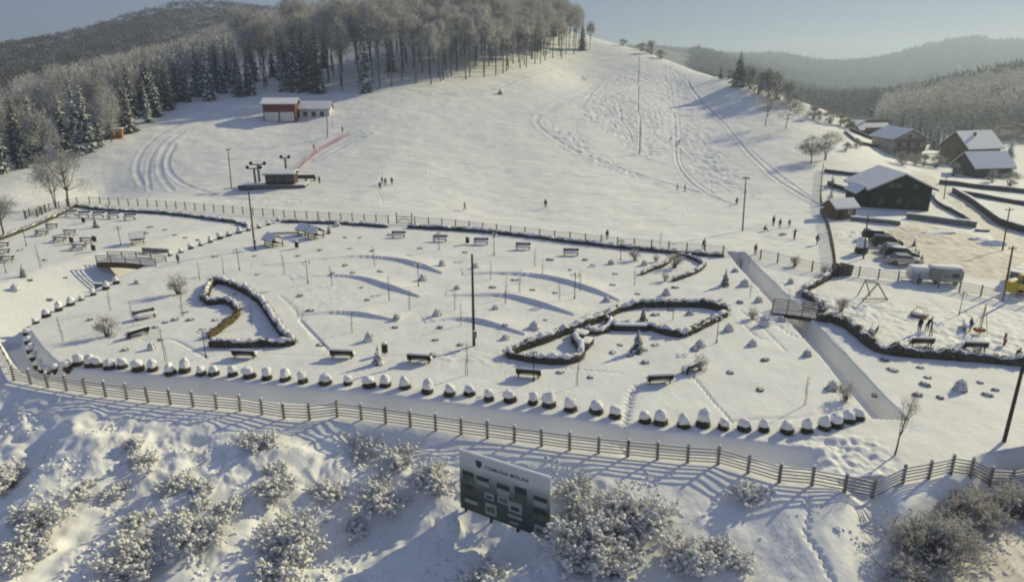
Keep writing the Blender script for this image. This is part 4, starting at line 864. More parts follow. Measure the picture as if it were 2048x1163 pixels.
# ------------------------------------------------------------------ benches, bins, tables
def bench(snow_all=True):
    t = thing('park_bench', 'x', 'bench'); m = 'wood_dark'
    st = MB()
    for k in range(4): st.box((0, -.2+.13*k, .46), (2.0, .105, .04))
    so = st.build('seat', m, t); bk = MB()
    for k in range(5): bk.box((0, .26+.028*k, .46+.118*k), (2.0, .035, .112), rx=-.22)
    bo = bk.build('backrest', m, t)
    for s in (-.8, .8):
        MB().box((s,-.18,.22), (.09,.07,.48)).box((s,.22,.22), (.09,.07,.48)).box((s,.02,.42), (.09,.46,.06)).beam((s,.26,.42), (s,.40,.95), .035, n=4).box((s,-.02,.66), (.07,.5,.05)).box((s,-.22,.54), (.05,.05,.24)).build('side_frame', 'black_metal', t)
    V0, F0 = ICO3; k = 1+.12*vnoise(V0[:,0]*3, V0[:,1]*3+V0[:,2], 1, 5); c = np.stack([np.sign(V0[:,0])*np.abs(V0[:,0])**.45*1.03, np.sign(V0[:,1])*np.abs(V0[:,1])**.6*.30, np.where(V0[:,2] > 0, V0[:,2]**.6*.26, V0[:,2]*.02)], 1)*k[:,None]; c[:,2] += .48
    tri_mesh('seat_snow', c, F0, 'snow', None, so, True)
    c = np.stack([np.sign(V0[:,0])*np.abs(V0[:,0])**.4*1.0, V0[:,1]*.07, np.where(V0[:,2] > 0, V0[:,2]*.12, V0[:,2]*.02)], 1)*k[:,None]; c[:,2] += .95; c[:,1] += .42
    tri_mesh('back_snow', c, F0, 'snow', None, bo, True); return reg(t)
BE = bench()
# +y of the bench is its back; front benches show their backs to us: rotated half a turn
for (a, b), rz, lab in [((491,714),3.05,'brown bench seen from behind below the left boomerang hedge'),((686,714),3.05,'brown bench seen from behind left of the snowy conifer'),((840,723),3.0,'brown bench seen from behind right of the snow-topped bin'),((1058,752),2.95,'brown bench seen from behind, under the park lamp below the pointed ring'),
    ((1318,764),3.25,'dark bench seen from behind at the start of the deep footprints'),((1381,741),3.85,'brown bench turned sideways at the start of the thin footprint line'),((291,637),.75,'bench with a thick snow roll on the seat, in the left of the park'),((275,672),-2.2,'bench half hidden by snow below the snow-roll bench on the left'),
    ((797,475),.0,'leftmost snow-filled bench of the rear row'),((880,483),-.03,'second snow-filled bench of the rear row, behind a lamp'),((962,489),-.05,'third snow-filled bench of the rear row, right of the slim bin'),((1046,499),-.07,'fourth snow-filled bench of the rear row'),((1142,511),-.08,'rightmost snow-filled bench of the rear row'),
    ((1747,664),4.1,'bench seen from behind at the left of the playground'),((1840,690),3.1,'bench seen from behind in front of the two people in the playground'),((1946,698),3.05,'dark bench seen from behind near the right of the playground hedge'),((1932,655),4.2,'short bench beside the playground swing')]:
    p = on(a, b, .16); place(USED, BE, (p.x, p.y, p.z), rz=rz, sc=(1.12,1.2,1.12), label=lab, group='park benches')
for i, (a, b) in enumerate([(142,433),(168,435),(197,436),(227,437),(260,440)]):
    p = on(a, b); dup(BE, (p.x, p.y, p.z), .15, (1.0,1.3,1.1), ['leftmost','second','third','fourth','rightmost'][i]+' of the five snow-covered benches below the left rear hedge', 'capped benches in the left part')
def table():
    t = thing('picnic_table', 'x', 'table'); MB().box((0,0,.74), (1.8,.8,.06)).build('tabletop', 'wood_dark', t)
    s = MB(); V0, F0 = ICO2; s.add(V0*np.array([.92,.42,.16])+np.array([0,0,.79]), F0); s.build('snow', 'snow', t, True)
    for q in (-.75, .75):
        MB().box((0,q,.44), (1.8,.28,.05)).build('seat', 'wood_dark', t)
    for q in (-.7, .7): MB().bar((q,-.75,.02), (q,.2,.74), .08, .08).bar((q,.75,.02), (q,-.2,.74), .08, .08).bar((q,-.8,.4), (q,.8,.4), .06, .08).build('trestle', 'wood_dark', t)
    return reg(t)
TB = table()
for i, ((a, b), rz, lab) in enumerate([((84,470),.3,'dark picnic table left of the others, beyond the ditch'),((104,456),.5,'snow-topped picnic table at the back of the far left group'),((120,483),.2,'dark picnic table in the middle of the far left group'),((140,468),.6,'small snow-topped picnic table near a lamp in the far left group'),((158,498),.1,'nearest dark picnic table of the far left group'),
    ((173,484),.4,'rounded snow-topped picnic table right of the far left group'),((5,494),.5,'picnic table cut by the left frame edge, rear one'),((6,508),.5,'picnic table cut by the left frame edge, middle one'),((14,522),.4,'picnic table with thick snow at the left frame edge, front one')]):
    p = on(a, b); place(USED, TB, (p.x, p.y, p.z), rz=rz, sc=1.0, label=lab, group='picnic tables in the far left part')
def bin_(tall=1.0):
    t = thing('litter_bin', 'x', 'bin'); MB().beam((0,0,-.1), (0,0,1.05), .03, n=6).build('post', 'black_metal', t)
    b = MB(); 
    for k in range(12): a = k*math.pi/6; b.box((.24*math.cos(a), .24*math.sin(a), .58), (.03,.11,.75), a)
    b.beam((0,0,.24), (0,0,.28), .23, n=12); b.build('slatted_tub', 'wood_dark', t); s = MB(); blob(s, (0,0,1.0), (.24,.24,.15), 2, .1); s.build('snow_cap', 'snow', t, True); return reg(t)
BN = bin_()
for (a, b), lab in [((770,708),'slatted bin with a snow cap beside the small snowy conifer'),((594,497),'dark slatted bin right of the timber picnic frame'),((935,488),'slim dark bin left of the third rear bench'),((168,447),'bin beside the leftmost capped bench'),((188,503),'dark bin right of the nearest picnic table'),((144,487),'small dark bin between the picnic tables'),((190,485),'small bin right of the rounded picnic table')]:
    p = on(a, b); place(USED, BN, (p.x, p.y, p.z), sc=1.1, label=lab, group='litter bins')
# timber picnic frames (toppled roof shelters)
def shelter(label, a, b, rz, w=2.6):
    t = thing('picnic_shelter', label, 'shelter', on(a, b), rz)
    for x in (-w/2, w/2):
        for y in (-.8, .8): MB().box((x,y,.5), (.12,.12,1.0)).build('post', 'wood_dark', t)
    for s in (-1, 1):
        r = MB(); r.box((0, s*.62, 1.35), (w+.5, 1.5, .07), rx=-s*.62); ro = r.build('roof_panel', 'wood_dark', t); MB().box((0, s*.64, 1.45), (w+.4, 1.4, .12), rx=-s*.62).build('roof_snow', 'snow', ro)
    MB().box((0,0,.6), (w*.8,.7,.06)).build('tabletop', 'wood_dark', t)
    for s in (-.75, .75): MB().box((0,s,.35), (w*.8,.25,.05)).build('seat', 'wood_dark', t)
    return t
shelter('dark timber picnic shelter with a sloping ladder-like side, right of the slim brown pole', 548, 491, -.8)
shelter('timber picnic shelter with a steep snowy roof behind the nearer one', 612, 470, -.7, 2.0)
shelter('timber picnic shelter next to the small dark conifer', 632, 476, -.7, 1.8)
shelter('low snowy picnic shelter beyond the left footbridge', 276, 487, .5, 1.6)
t = thing('timber_beam', 'long fallen timber beam behind the picnic shelters', 'beam', on(565,468), .12); MB().box((0,0,.2), (5.2,.18,.18)).build('log', 'wood_dark', t); MB().box((0,0,.32), (5.1,.2,.1)).build('snow', 'snow', t)
# rectangular planters set into the pointed ring
for (a, b), w, d, rz, lab in [((1260,660),3.4,.7,-.05,'white snow-filled planter box set in the lower hedge of the pointed ring'),((1165,676),1.0,1.3,-.6,'snow-filled square planter between the lobes, upper one'),((1173,692),.9,1.7,-.45,'snow-filled square planter between the lobes, lower one')]:
    t = thing('planter_box', lab, 'planter', on(a, b), rz); MB().box((0,0,.3), (w,d,.6)).build('box', 'wood_dark', t); s = MB(); V0, F0 = ICO3; s.add(np.sign(V0)*np.abs(V0)**.5*np.array([w*.5,d*.5,.16])+np.array([0,0,.62]), F0); s.build('snow', 'snow', t, True)

# ------------------------------------------------------------------ bridges
def arc_bridge(label, A, B, wd, rise, h_r, side_m, nseg=12, nrail=3, foot=0.0, sidepanel=.9):
    """footbridge from A to B with an arched deck, side beams, rail panels and posts"""
    A = np.array(A); B = np.array(B); L = np.linalg.norm(B[:2]-A[:2]); rz = math.atan2(B[1]-A[1], B[0]-A[0])
    t = thing('footbridge', label, 'bridge', ((A[0]+B[0])/2, (A[1]+B[1])/2, (A[2]+B[2])/2), rz)
    xs = np.linspace(-L/2, L/2, nseg+1); zs = rise*(1-(2*xs/L)**2)
    dk = MB(); sn = MB()
    for i in range(nseg):
        dk.bar((xs[i],0,zs[i]), (xs[i+1],0,zs[i+1]), wd, .10); sn.bar((xs[i],0,zs[i]+.10), (xs[i+1],0,zs[i+1]+.10), wd*.94, .10)
    do = dk.build('deck', side_m, t); sn.build('deck_snow', 'snow', do)
    for s in (-1, 1):
        sb = MB()
        for i in range(nseg): sb.bar((xs[i],s*wd/2,zs[i]-sidepanel*.4), (xs[i+1],s*wd/2,zs[i+1]-sidepanel*.4), .12, sidepanel*.8)
        sb.build('side_beam', side_m, t)
        rl = MB(); sn = MB()
        for r in range(nrail):
            hh = h_r*(r+1)/nrail
            for i in range(nseg): rl.bar((xs[i],s*wd/2,zs[i]+hh), (xs[i+1],s*wd/2,zs[i+1]+hh), .05, .10); sn.bar((xs[i],s*wd/2,zs[i]+hh+.07), (xs[i+1],s*wd/2,zs[i+1]+hh+.07), .06, .045)
        ro = rl.build('railing', 'wood_old', t); sn.build('rail_snow', 'snow', ro)
        for i in range(0, nseg+1, 3): MB().box((xs[i],s*(wd/2-.07),zs[i]+h_r*.45), (.11,.11,h_r*1.15)).build('post', 'wood_old', t)
    return t
A = at_z(212, 520, 0); B = at_z(318, 528, 0)
arc_bridge('arched wooden footbridge with double railings over the deep ditch at the left', (A[0]-.5,A[1],-.1), (B[0]+.3,B[1],-.1), 2.2, .22, 1.0, 'wood_brown', 12, 3, sidepanel=.85)
for (a, b), rz, lab in [((222,566),.7,'grey wing wall of the left footbridge on the near left bank'),((312,506),.7,'dark wing wall behind the left footbridge')]:
    p = on(a, b); t = thing('wing_wall', lab, 'retaining wall', (p.x, p.y, min(p.z, -.9)), rz); MB().extr([(-1.8,-1),(1.8,-1),(1.8,.3),(-1.8,1.2)], -.15, .15, 'y').build('wall', 'stone', t); MB().bar((-1.8,0,1.25), (1.8,0,.35), .4, .14).build('snow', 'snow', t)
A = at_z(1545, 622, 0); B = at_z(1634, 634, 0)
t = arc_bridge('flat wooden footbridge with barred railings across the straight trench', (A[0],A[1],.05), (B[0],B[1],.05), 1.8, .05, 1.15, 'wood_dark', 9, 4, sidepanel=.45)
# ------------------------------------------------------------------ buildings

def house(name, label, base, rz, w, d, hw, hr, wall, over=.5, cat='house', axis='y', snow=.28, win=(), door=None, chim=None, th=.14, sink=.6, gable=None, roofm='roof_edge', extra=None):
    """gabled house; origin = middle of the front wall foot, body reaches back along +y; axis = direction of the ridge; win: (x, z, w, h) on the front"""
    t = thing(name, label, cat, base, rz)
    if axis == 'y': MB().extr([(-w/2,-sink),(w/2,-sink),(w/2,hw),(0,hw+hr),(-w/2,hw)], 0, d, 'y').build('wall', wall, t)
    else: MB().extr([(0,-sink),(d,-sink),(d,hw),(d/2,hw+hr),(0,hw)], -w/2, w/2, 'x').build('wall', wall, t)
    half = (w if axis == 'y' else d)/2; sl = math.hypot(half, hr); ux, uz = half/sl, hr/sl
    for s in (-1, 1):
        e = over
        o = [(s*0.0, hw+hr+th*.35), (s*(half+e*ux), hw-e*uz+th*.35), (s*(half+e*ux), hw-e*uz+th*1.35), (0, hw+hr+th*1.35)]
        o2 = [(s*0.0, hw+hr+th*1.4), (s*(half+e*ux*.95), hw-e*uz+th*1.4), (s*(half+e*ux*.95), hw-e*uz+th*1.4+snow), (0, hw+hr+th*1.4+snow*.9)]
        if axis == 'y': r = MB().extr(o, -over, d+over, 'y').build('roof', roofm, t); MB().extr(o2, -over+.04, d+over-.04, 'y').build('roof_snow', 'snow', r)
        else:
            f = lambda q: [(a+d/2, b) for a, b in q]
            r = MB().extr(f(o), -w/2-over, w/2+over, 'x').build('roof', roofm, t); MB().extr(f(o2), -w/2-over+.04, w/2+over-.04, 'x').build('roof_snow', 'snow', r)
    for wd_ in win:
        x, z, ww, wh = wd_[:4]; fm = wd_[4] if len(wd_) > 4 else 'white_wall'
        fr = MB(); fr.box((x,-.03,z+wh/2+.05), (ww+.2,.1,.1)).box((x,-.03,z-wh/2-.05), (ww+.2,.1,.1)).box((x-ww/2-.05,-.03,z), (.1,.1,wh)).box((x+ww/2+.05,-.03,z), (.1,.1,wh)).box((x,-.04,z), (.06,.06,wh))
        fo = fr.build('window', fm, t); MB().box((x,-.012,z), (ww,.05,wh)).build('pane', 'glass_dark', fo)
    if door: x, ww, wh, dm = door; MB().box((x,-.05,wh/2), (ww,.12,wh)).build('door', dm, t)
    if chim: cx, cy, ch = chim; c = MB().box((cx,cy,ch-1.0), (.6,.6,2.4)).build('chimney', 'brown_wall', t); MB().box((cx,cy,ch+.3), (.66,.66,.2)).build('chimney_snow', 'snow', c)
    return t
b = on(528, 243); rb = house('lift_building', 'two-storey building with a dark red upper wall and pale garage doors on the slope', b+Vector((4.7,.5,0)), .10, 9.4, 7, 5.0, 1.3, 'red_wall', over=.6, cat='building', axis='x')
for x in (-2.35, 2.2):
    dp = MB().box((x,-.06,1.35), (4.1,.14,2.7))
    dp.build('garage_door', 'white_wall', rb)
b2 = on(598, 238); house('annex', 'low white building with three windows attached to the red one', b2+Vector((4.6,1.2,0)), .10, 9.0, 6.5, 2.8, 1.9, 'white_wall', over=.4, cat='building', axis='x', win=((-2.8,1.4,1.1,1.2,'wood_brown'),(-.3,1.4,1.1,1.2,'wood_brown'),(2.2,1.4,1.1,1.2,'wood_brown')))
b = on(236, 278); k = thing('kiosk', 'small orange wooden kiosk with a snowy roof at the edge of the woods', 'kiosk', b, .35)
MB().box((0,1.2,1.2), (2.3,2.0,2.4)).build('wall', 'orange_wood', k); MB().box((.1,.17,1.05), (.9,.08,1.7)).build('door', 'wood_brown', k); r = MB().box((0,1.2,2.5), (2.9,2.6,.1)).build('roof', 'wood_dark', k); MB().box((0,1.2,2.72), (2.8,2.5,.3)).build('roof_snow', 'snow', r)
# lift bottom station
b = on(540, 378); ls = thing('lift_station_platform', 'long low dark timber platform under the lift cabin', 'platform', b, .05)
MB().box((.4,0,.35), (14.5,.4,.9)).box((.4,3.0,.2), (14.5,5.6,.8)).build('deck', 'wood_grey', ls); MB().box((.4,3.0,.72), (14.2,5.2,.24)).build('deck_snow', 'snow', ls)
b = b + Vector((0,.9,.75)); house('lift_cabin', 'dark glazed lift operator cabin with a flat snowy roof', b+Vector((2.0,0,0)), .05, 6.2, 3.6, 2.3, .55, 'wood_dark', over=.45, cat='cabin', axis='x', win=((-2.0,1.35,1.5,1.0,'wood_grey'),(0,1.35,1.5,1.0,'wood_grey'),(2.0,1.35,1.5,1.0,'wood_grey')), sink=.2)
def tbar(label, base, top, w_, wheels=2):
    b = on(*base); h = top_h(b, *top); t = thing('lift_pylon', label, 'pylon', b); MB().beam((0,0,-.3), (0,0,h), .3, .24, 10).build('mast', 'grey_metal', t)
    MB().box((0,0,h), (w_,.3,.22)).build('crossarm', 'grey_metal', t)
    for s in (-1, 1):
        wl = MB(); wl.beam((s*w_*.45,-.16,h+.3), (s*w_*.45,.16,h+.3), .36, n=12).build('sheave', 'black_metal', t)
    return t
tbar('stout T-shaped drive pylon left of the lift cabin', (512,373), (513,337), 3.2); tbar('second lift pylon with wheels just behind the drive pylon', (520,370), (521,329), 3.4); tbar('slender lift pylon rising behind the cabin roof', (574,356), (566,316), 2.0)
b = on(612, 362); t = thing('loading_ramp', 'dark timber loading ramp with a rail right of the lift cabin', 'ramp', b, .05); MB().box((0,0,.7), (4.6,1.0,.25)).build('deck', 'wood_dark', t); MB().box((0,-.5,1.2), (4.6,.08,.6)).build('rail', 'wood_dark', t)
for x in (-2, 0, 2): MB().box((x,0,.2), (.2,.8,.9)).build('leg', 'wood_dark', t)
nl = hitline([(592,345),(612,325),(640,304),(670,285),(700,270)], 4); t = thing('safety_net', 'low reddish safety net beside the lift track above the cabin', 'net', (nl[0][0], nl[0][1], 0)); nb_ = MB(); zz = ground(nl[:,0], nl[:,1])
for i in range(len(nl)-1):
    for hh in (.15, .4, .65, .9): nb_.bar((nl[i,0]-nl[0,0], nl[i,1]-nl[0,1], zz[i]+hh), (nl[i+1,0]-nl[0,0], nl[i+1,1]-nl[0,1], zz[i+1]+hh), .02, .07)
    nb_.bar((nl[i,0]-nl[0,0], nl[i,1]-nl[0,1], zz[i]), (nl[i,0]-nl[0,0]+.001, nl[i,1]-nl[0,1], zz[i]+1.1), .05, .05)
nb_.build('netting', 'net', t)
# black house and its yard
b = on(1796, 418); bh = house('black_house', 'large black wooden house with a white gabled roof beside the car park', b, -.05, 11.6, 10, 3.9, 2.7, 'black_wall', over=.9, snow=.3, win=((-2.0,4.6,.9,.6,'wood_grey'),(-.6,4.6,.9,.6,'wood_grey'),(2.6,4.4,.7,.6,'wood_grey'),(-3.4,1.6,1.0,1.2,'wood_dark'),(0,1.6,1.0,1.2,'wood_dark'),(3.3,1.6,1.0,1.2,'wood_dark')), door=(1.6,1.0,2.0,'wood_dark'))
bl = MB().box((0,-.7,2.75), (11.4,1.3,.12)); 
for z_ in (3.1, 3.5): bl.box((0,-1.3,z_), (11.4,.05,.08))
for x in np.linspace(-5.6, 5.6, 14): bl.box((x,-1.3,3.15), (.05,.05,.8))
bl.build('balcony', 'wood_dark', bh)
lw = house('lean_to', 'low black wing at the left of the black house under its own snowy roof', b+Vector((-6.6,1.0,0)), -.05, 2.6, 5, 2.9, 1.0, 'black_wall', over=.4, cat='shed')
p = on(1744, 372); t = thing('chimney_stack', 'tan free-standing chimney post left of the black house', 'chimney', p); MB().box((0,0,1.4), (.8,.8,3.6)).build('stack', 'brown_wall', t); MB().box((0,0,3.3), (1.1,1.1,.25)).build('cap', 'snow', t)
b = on(1690, 438); house('garden_shed', 'small brown shed with a snow roof between the netted fence and the black house', b, .25, 4.2, 3.4, 2.0, 1.1, 'wood_brown', over=.5, cat='shed', axis='x', win=((.8,1.3,.6,.6),), door=(-1,.8,1.7,'wood_dark'))
for (a, b_), lab, kw in [((1812,318),'cream house with two balcony rows, leftmost of the hillside house group',dict(rz=.1, w=10, d=11, hw=6.2, hr=2.6, wall='cream_wall', win=((-3,4.3,1.1,1.1,'wood_brown'),(0,4.3,1.1,1.1,'wood_brown'),(3,4.3,1.1,1.1,'wood_brown'),(-3,1.6,1.1,1.1,'wood_brown'),(0,1.6,1.1,1.1,'wood_brown'),(3,1.6,1.1,1.1,'wood_brown'),(0,6.9,.9,.9,'wood_brown')))),
        ((1903,330),'tall brown house with a big grey-blue snow roof in the middle of the hillside group',dict(rz=-1.3, w=10, d=12, hw=5.6, hr=4.2, wall='brown_wall', win=((-2.5,4.2,1.1,1.1,'wood_dark'),(1.5,4.2,1.1,1.1,'wood_dark'),(-2,1.5,1.1,1.2,'wood_dark'),(2,1.5,1.1,1.2,'wood_dark')))),
        ((1926,350),'low dark barn with a wide blue-grey roof, rightmost of the hillside group',dict(rz=-1.4, w=7.5, d=11, hw=2.6, hr=3.2, wall='wood_dark', win=((-1.6,1.4,.9,.9,'wood_grey'),))),
        ((1748,275),'small distant dark house with a snowy roof left of the cream house',dict(rz=.2, w=11, d=8, hw=2.6, hr=2.4, wall='brown_wall', axis='x', win=((-2.5,1.5,1,1,'wood_grey'),(2.5,1.5,1,1,'wood_grey'))))]:
    p = on(a, b_); rz = kw.pop('rz'); hs = house('village_house', lab, p, rz, kw.pop('w'), kw.pop('d'), kw.pop('hw'), kw.pop('hr'), kw.pop('wall'), over=.9, snow=.3, chim=(1.5, 5, 8.6 if 'cream' in lab else 9.6) if ('cream' in lab or 'tall' in lab) else None, **kw)
    if 'cream' in lab:
        for z_ in (3.0, 5.6):
            bl = MB().box((0,-.6,z_-.5), (9.6,1.2,.14)).box((0,-1.15,z_), (9.6,.08,.9)); bl.build('balcony', 'brown_wall', hs)
def wall_line(name, label, pix, h, wd, m, cat, cap=.14, group=None):
    p = hitline(pix, 3); o = p[0]; z = ground(p[:,0], p[:,1]); t = thing(name, label, cat, (o[0], o[1], 0), 0, group); a = MB(); s = MB()
    for i in range(len(p)-1):
        A = np.array([p[i,0]-o[0], p[i,1]-o[1], z[i]+h/2-.15]); B = np.array([p[i+1,0]-o[0], p[i+1,1]-o[1], z[i+1]+h/2-.15]); a.bar(A, B, wd, h+.3)
        j = random.uniform(.6, 1.4); U = np.array([0,0,h/2+.15+cap*j/2]); s.bar(A+U, B+U, wd*1.3, cap*j)
    a.build('wall', m, t); s.build('snow', 'snow', t); return t
for pix, h, wd, m, lab in [([(1648,344),(1690,350),(1735,354),(1765,356)],.8,.25,'wood_dark','dark plank fence line above the chimney post'),([(1655,370),(1690,383),(1732,394)],.9,.3,'wood_dark','dark plank fence curving down to the left of the black house'),
        ([(1640,428),(1665,432)],1.2,.3,'stone','short stone wall behind the garden shed'),([(1700,440),(1760,447),(1800,452)],.7,.5,'stone','low wall in front of the black house, left stretch'),([(1812,438),(1860,444),(1910,450),(1952,456)],1.0,.6,'stone','low dark wall along the front of the right yard'),
        ([(1950,462),(1978,464)],.3,.4,'wood_brown','short brown log at the corner of the yard wall'),([(1862,392),(1880,412),(1915,430),(1950,452)],.7,.3,'wood_dark','fence along the near side of the road behind the black house'),
        ([(1878,367),(1930,373),(1990,380),(2060,387)],1.0,.3,'wood_dark','long dark fence across the fields above the road'),([(1905,385),(1950,412),(2000,450),(2060,470)],1.2,.4,'wood_dark','dark fence along the far side of the road'),
        ([(1915,388),(1980,398),(2060,412)],.8,.3,'wood_dark','second dark field fence right of the road'),([(1700,262),(1740,278),(1780,288)],1.0,.3,'wood_dark','dark fence below the small distant house'),([(1690,265),(1725,290),(1780,297)],.8,.5,'wood_dark','dark hedge bank left of the cream house'),
        ([(2030,560),(2060,545)],1.0,1.4,'stone','ploughed stone pile behind the yellow machine')]:
    wall_line('field_wall', lab, pix, h, wd, m, 'wall')
# ploughed banks of snow round the car park
for (a, b_), r, lab in [((1985,488),(2.6,1.3,.9),'ploughed snow heap at the far right corner of the car park'),((1960,478),(2.2,1.0,.5),'low ploughed snow ridge beside the yard wall'),((1875,466),(4.0,.9,.45),'long ploughed snow ridge at the back of the car park'),((2022,575),(1.9,1.3,1.2),'big snow heap beside the yellow machine')]:
    p = on(a, b_); t = thing('snow_heap', lab, 'snow heap', (p.x, p.y, p.z-.1), .3); m_ = MB(); blob(m_, (0,0,0), r, 3, .25, int(a)); m_.build('heap', 'snow', t, True)

# ------------------------------------------------------------------ vehicles
def car(paint, snow=.0, kind='sedan'):
    t = thing('parked_car', 'x', 'car')
    pr = [(-2.1,.35),(2.05,.35),(2.12,.6),(2.0,.85),(1.15,.98),(.55,1.42),(-1.05,1.45),(-1.75,1.0),(-2.12,.92)] if kind == 'sedan' else [(-2.1,.35),(2.05,.35),(2.15,.65),(2.0,.95),(1.2,1.08),(.6,1.6),(-1.8,1.62),(-2.1,1.0)]
    body = MB().extr(pr, -.82, .82, 'y').build('body', paint, t)
    bv = body.modifiers.new('bevel', 'BEVEL'); bv.width = .08; bv.segments = 2
    top = pr[4:8]; 
    gl = [(1.02,1.02),(.55,1.36),(-1.0,1.39),(-1.62,1.02)] if kind == 'sedan' else [(1.1,1.12),(.58,1.52),(-1.7,1.54),(-1.9,1.1)]
    for s in (-1, 1): MB().extr(gl, s*.815, s*.835, 'y').build('side_window', 'glass_dark', t)
    MB().bar((pr[4][0]+.02,0,pr[4][1]+.03), (pr[5][0]+.05,0,pr[5][1]+.0), 1.4, .03).build('windscreen', 'glass_dark', t)
    MB().bar((pr[-3][0]-.02,0,pr[-3][1]-.02), (pr[-2][0]-.04,0,pr[-2][1]+.05), 1.35, .03).build('rear_window', 'glass_dark', t)
    for x in (-1.35, 1.35):
        for s in (-1, 1):
            w_ = MB().beam((x,s*.70,.33), (x,s*.86,.33), .33, n=16).build('wheel', 'tyre', t); MB().beam((x,s*.855,.33), (x,s*.875,.33), .19, n=12).build('hubcap', 'grey_metal', w_)
    for s in (-.6, .6): MB().box((2.09,s,.68), (.08,.3,.14)).build('headlight', 'globe', t); MB().box((-2.1,s,.8), (.08,.25,.14)).build('tail_light', 'red_paint', t)
    for s in (-.93, .93): MB().box((.75,s,1.02), (.12,.16,.12)).build('mirror', paint, t)
    if snow:
        m_ = MB(); blob(m_, (-.3,0,1.45 if kind == 'sedan' else 1.62), (1.0,.75,snow), 3, .1); blob(m_, (1.6,0,.95), (.45,.7,snow*.6), 2, .1); m_.build('snow_cover', 'snow', t, True)
    return t
for (a, b_), pt, sn, kd, rz, lab in [((1752,480),'paint_dark',.06,'van',-.35,'black car farthest back in the parked row'),((1773,492),'paint_green',.0,'van',-.3,'dark olive car second in the parked row'),((1787,506),'paint_silver',.0,'sedan',-.25,'grey car with a pale roof third in the parked row'),((1798,516),'paint_dark',.12,'van',-.22,'dark car with snow on its roof behind the silver car'),((1806,528),'paint_silver',.0,'sedan',-.18,'silver car nearest in the parked row')]:
    t = car(pt, sn, kd); p = on(a, b_); t.location = p; t.rotation_euler = (0, 0, rz); t['label'] = lab; t['group'] = 'cars parked in a row'
p = on(1890, 570); t = thing('camper_van', 'large rounded grey-green van under thick snow behind the playground fence', 'van', p, -.22)
o_ = []; 
for a in np.linspace(0, 2*math.pi, 28, endpoint=False): o_.append((np.sign(math.cos(a))*abs(math.cos(a))**.4*2.25, 1.5+np.sign(math.sin(a))*abs(math.sin(a))**.45*1.05))
bd = MB().extr(o_, -.0, 2.0, 'y').build('body', 'tarp', t); bv = bd.modifiers.new('bevel', 'BEVEL'); bv.width = .18; bv.segments = 3
m_ = MB(); V0, F0 = ICO3; m_.add(np.sign(V0)*np.abs(V0)**.5*np.array([2.15,1.0,.3])+np.array([0,1.0,2.5]), F0); m_.build('roof_snow', 'snow', t, True)
MB().box((1.2,-.03,1.5), (.9,.06,.5)).build('window', 'glass_dark', t)
for x in (-1.3, 1.3): w_ = MB().beam((x,-.05,.35), (x,.2,.35), .35, n=16).build('wheel', 'tyre', t)
t.scale = (.86,.86,.84)
p = on(1838, 566); t = thing('trailer', 'small box trailer under a block of snow left of the grey-green van', 'trailer', p, -.2)
MB().box((0,.9,1.0), (2.2,1.7,1.1)).build('box_body', 'paint_white', t); m_ = MB(); m_.add(np.sign(V0)*np.abs(V0)**.4*np.array([1.15,.9,.34])+np.array([0,.9,1.72]), F0); m_.build('snow_cover', 'snow', t, True); MB().bar((-1.0,.9,.35), (-2.2,.9,.35), .1, .1).build('tow_bar', 'black_metal', t)
for s in (.1, 1.7): MB().beam((0,s-.1,.35), (0,s+.1,.35), .35, n=14).build('wheel', 'tyre', t)
p = on(2042, 592); t = thing('loader', 'yellow machine with a slanting blue mast at the right frame edge', 'machine', p, .2)
MB().box((.3,.6,.9), (2.4,1.6,1.3)).box((.9,.6,1.9), (1.1,1.3,.9)).build('body', 'yellow_paint', t); MB().beam((0,.2,.9), (.65,.3,6.2), .16, .12, 8).build('mast', 'blue_paint', t); MB().box((.9,-.06,1.95), (.8,.05,.5)).build('window', 'glass_dark', t)
for x in (-.5, 1.2): MB().beam((x,-.3,.45), (x,0,.45), .45, n=16).build('wheel', 'tyre', t)
for i, ((a, b_), s_) in enumerate([((1828,491),.55),((1830,507),.45),((1836,513),.5),((1842,526),.62)]):
    p = on(a, b_); dup(cf, p, i, s_, ['small dark cone tree behind the row of cars, farthest back','thin dark cone tree at the nose of the dark car','small dark cone tree between the dark and the silver car','dark cone tree at the nose of the silver car, nearest'][i], 'cone trees at the car noses')
p = on(1722, 506); dup(CAPS[3], p, .3, 1.9, 'big snow-capped round bale beside the dark pole in front of the cars')
tc_ = bpy.data.objects['capped_bush']

# ------------------------------------------------------------------ playground
p = on(1750, 601); t = thing('swing_frame', 'brown A-shaped swing frame at the back of the playground', 'swing', p, .1)
for y in (0,): MB().beam((-1.6,0,-.1), (0,0,2.1), .07, n=6).beam((1.6,0,-.1), (0,0,2.1), .07, n=6).build('a_frame', 'wood_brown', t); MB().beam((-1.6,0,.25), (1.6,0,.2), .06, n=6).build('cross_bar', 'wood_brown', t)
MB().beam((0,0,2.1), (-.5,1.6,2.05), .06, n=6).build('top_beam', 'wood_brown', t); MB().beam((-.5,1.6,2.05), (-1.2,1.7,-.1), .06, n=6).beam((-.5,1.6,2.05), (.5,1.7,-.1), .06, n=6).build('rear_legs', 'wood_brown', t)
p = on(1959, 668); t = thing('climbing_pole', 'yellow and red climbing pole with ropes in the playground', 'climbing frame', p); MB().beam((0,0,0), (0,0,3.2), .06, n=6).build('post', 'yellow_paint', t)
for a in range(5): MB().beam((0,0,3.1), (.8*math.cos(a*1.26), .8*math.sin(a*1.26), .1), .018, n=4).build('rope', 'wood_old', t)
MB().box((-.1,0,.5), (.9,.6,.3)).build('seat', 'red_paint', t)
p = on(1838, 632); t = thing('roundabout', 'small red and yellow roundabout behind the two people in the playground', 'roundabout', p); MB().beam((0,0,.15), (0,0,.3), .9, n=16).build('disc', 'red_paint', t)
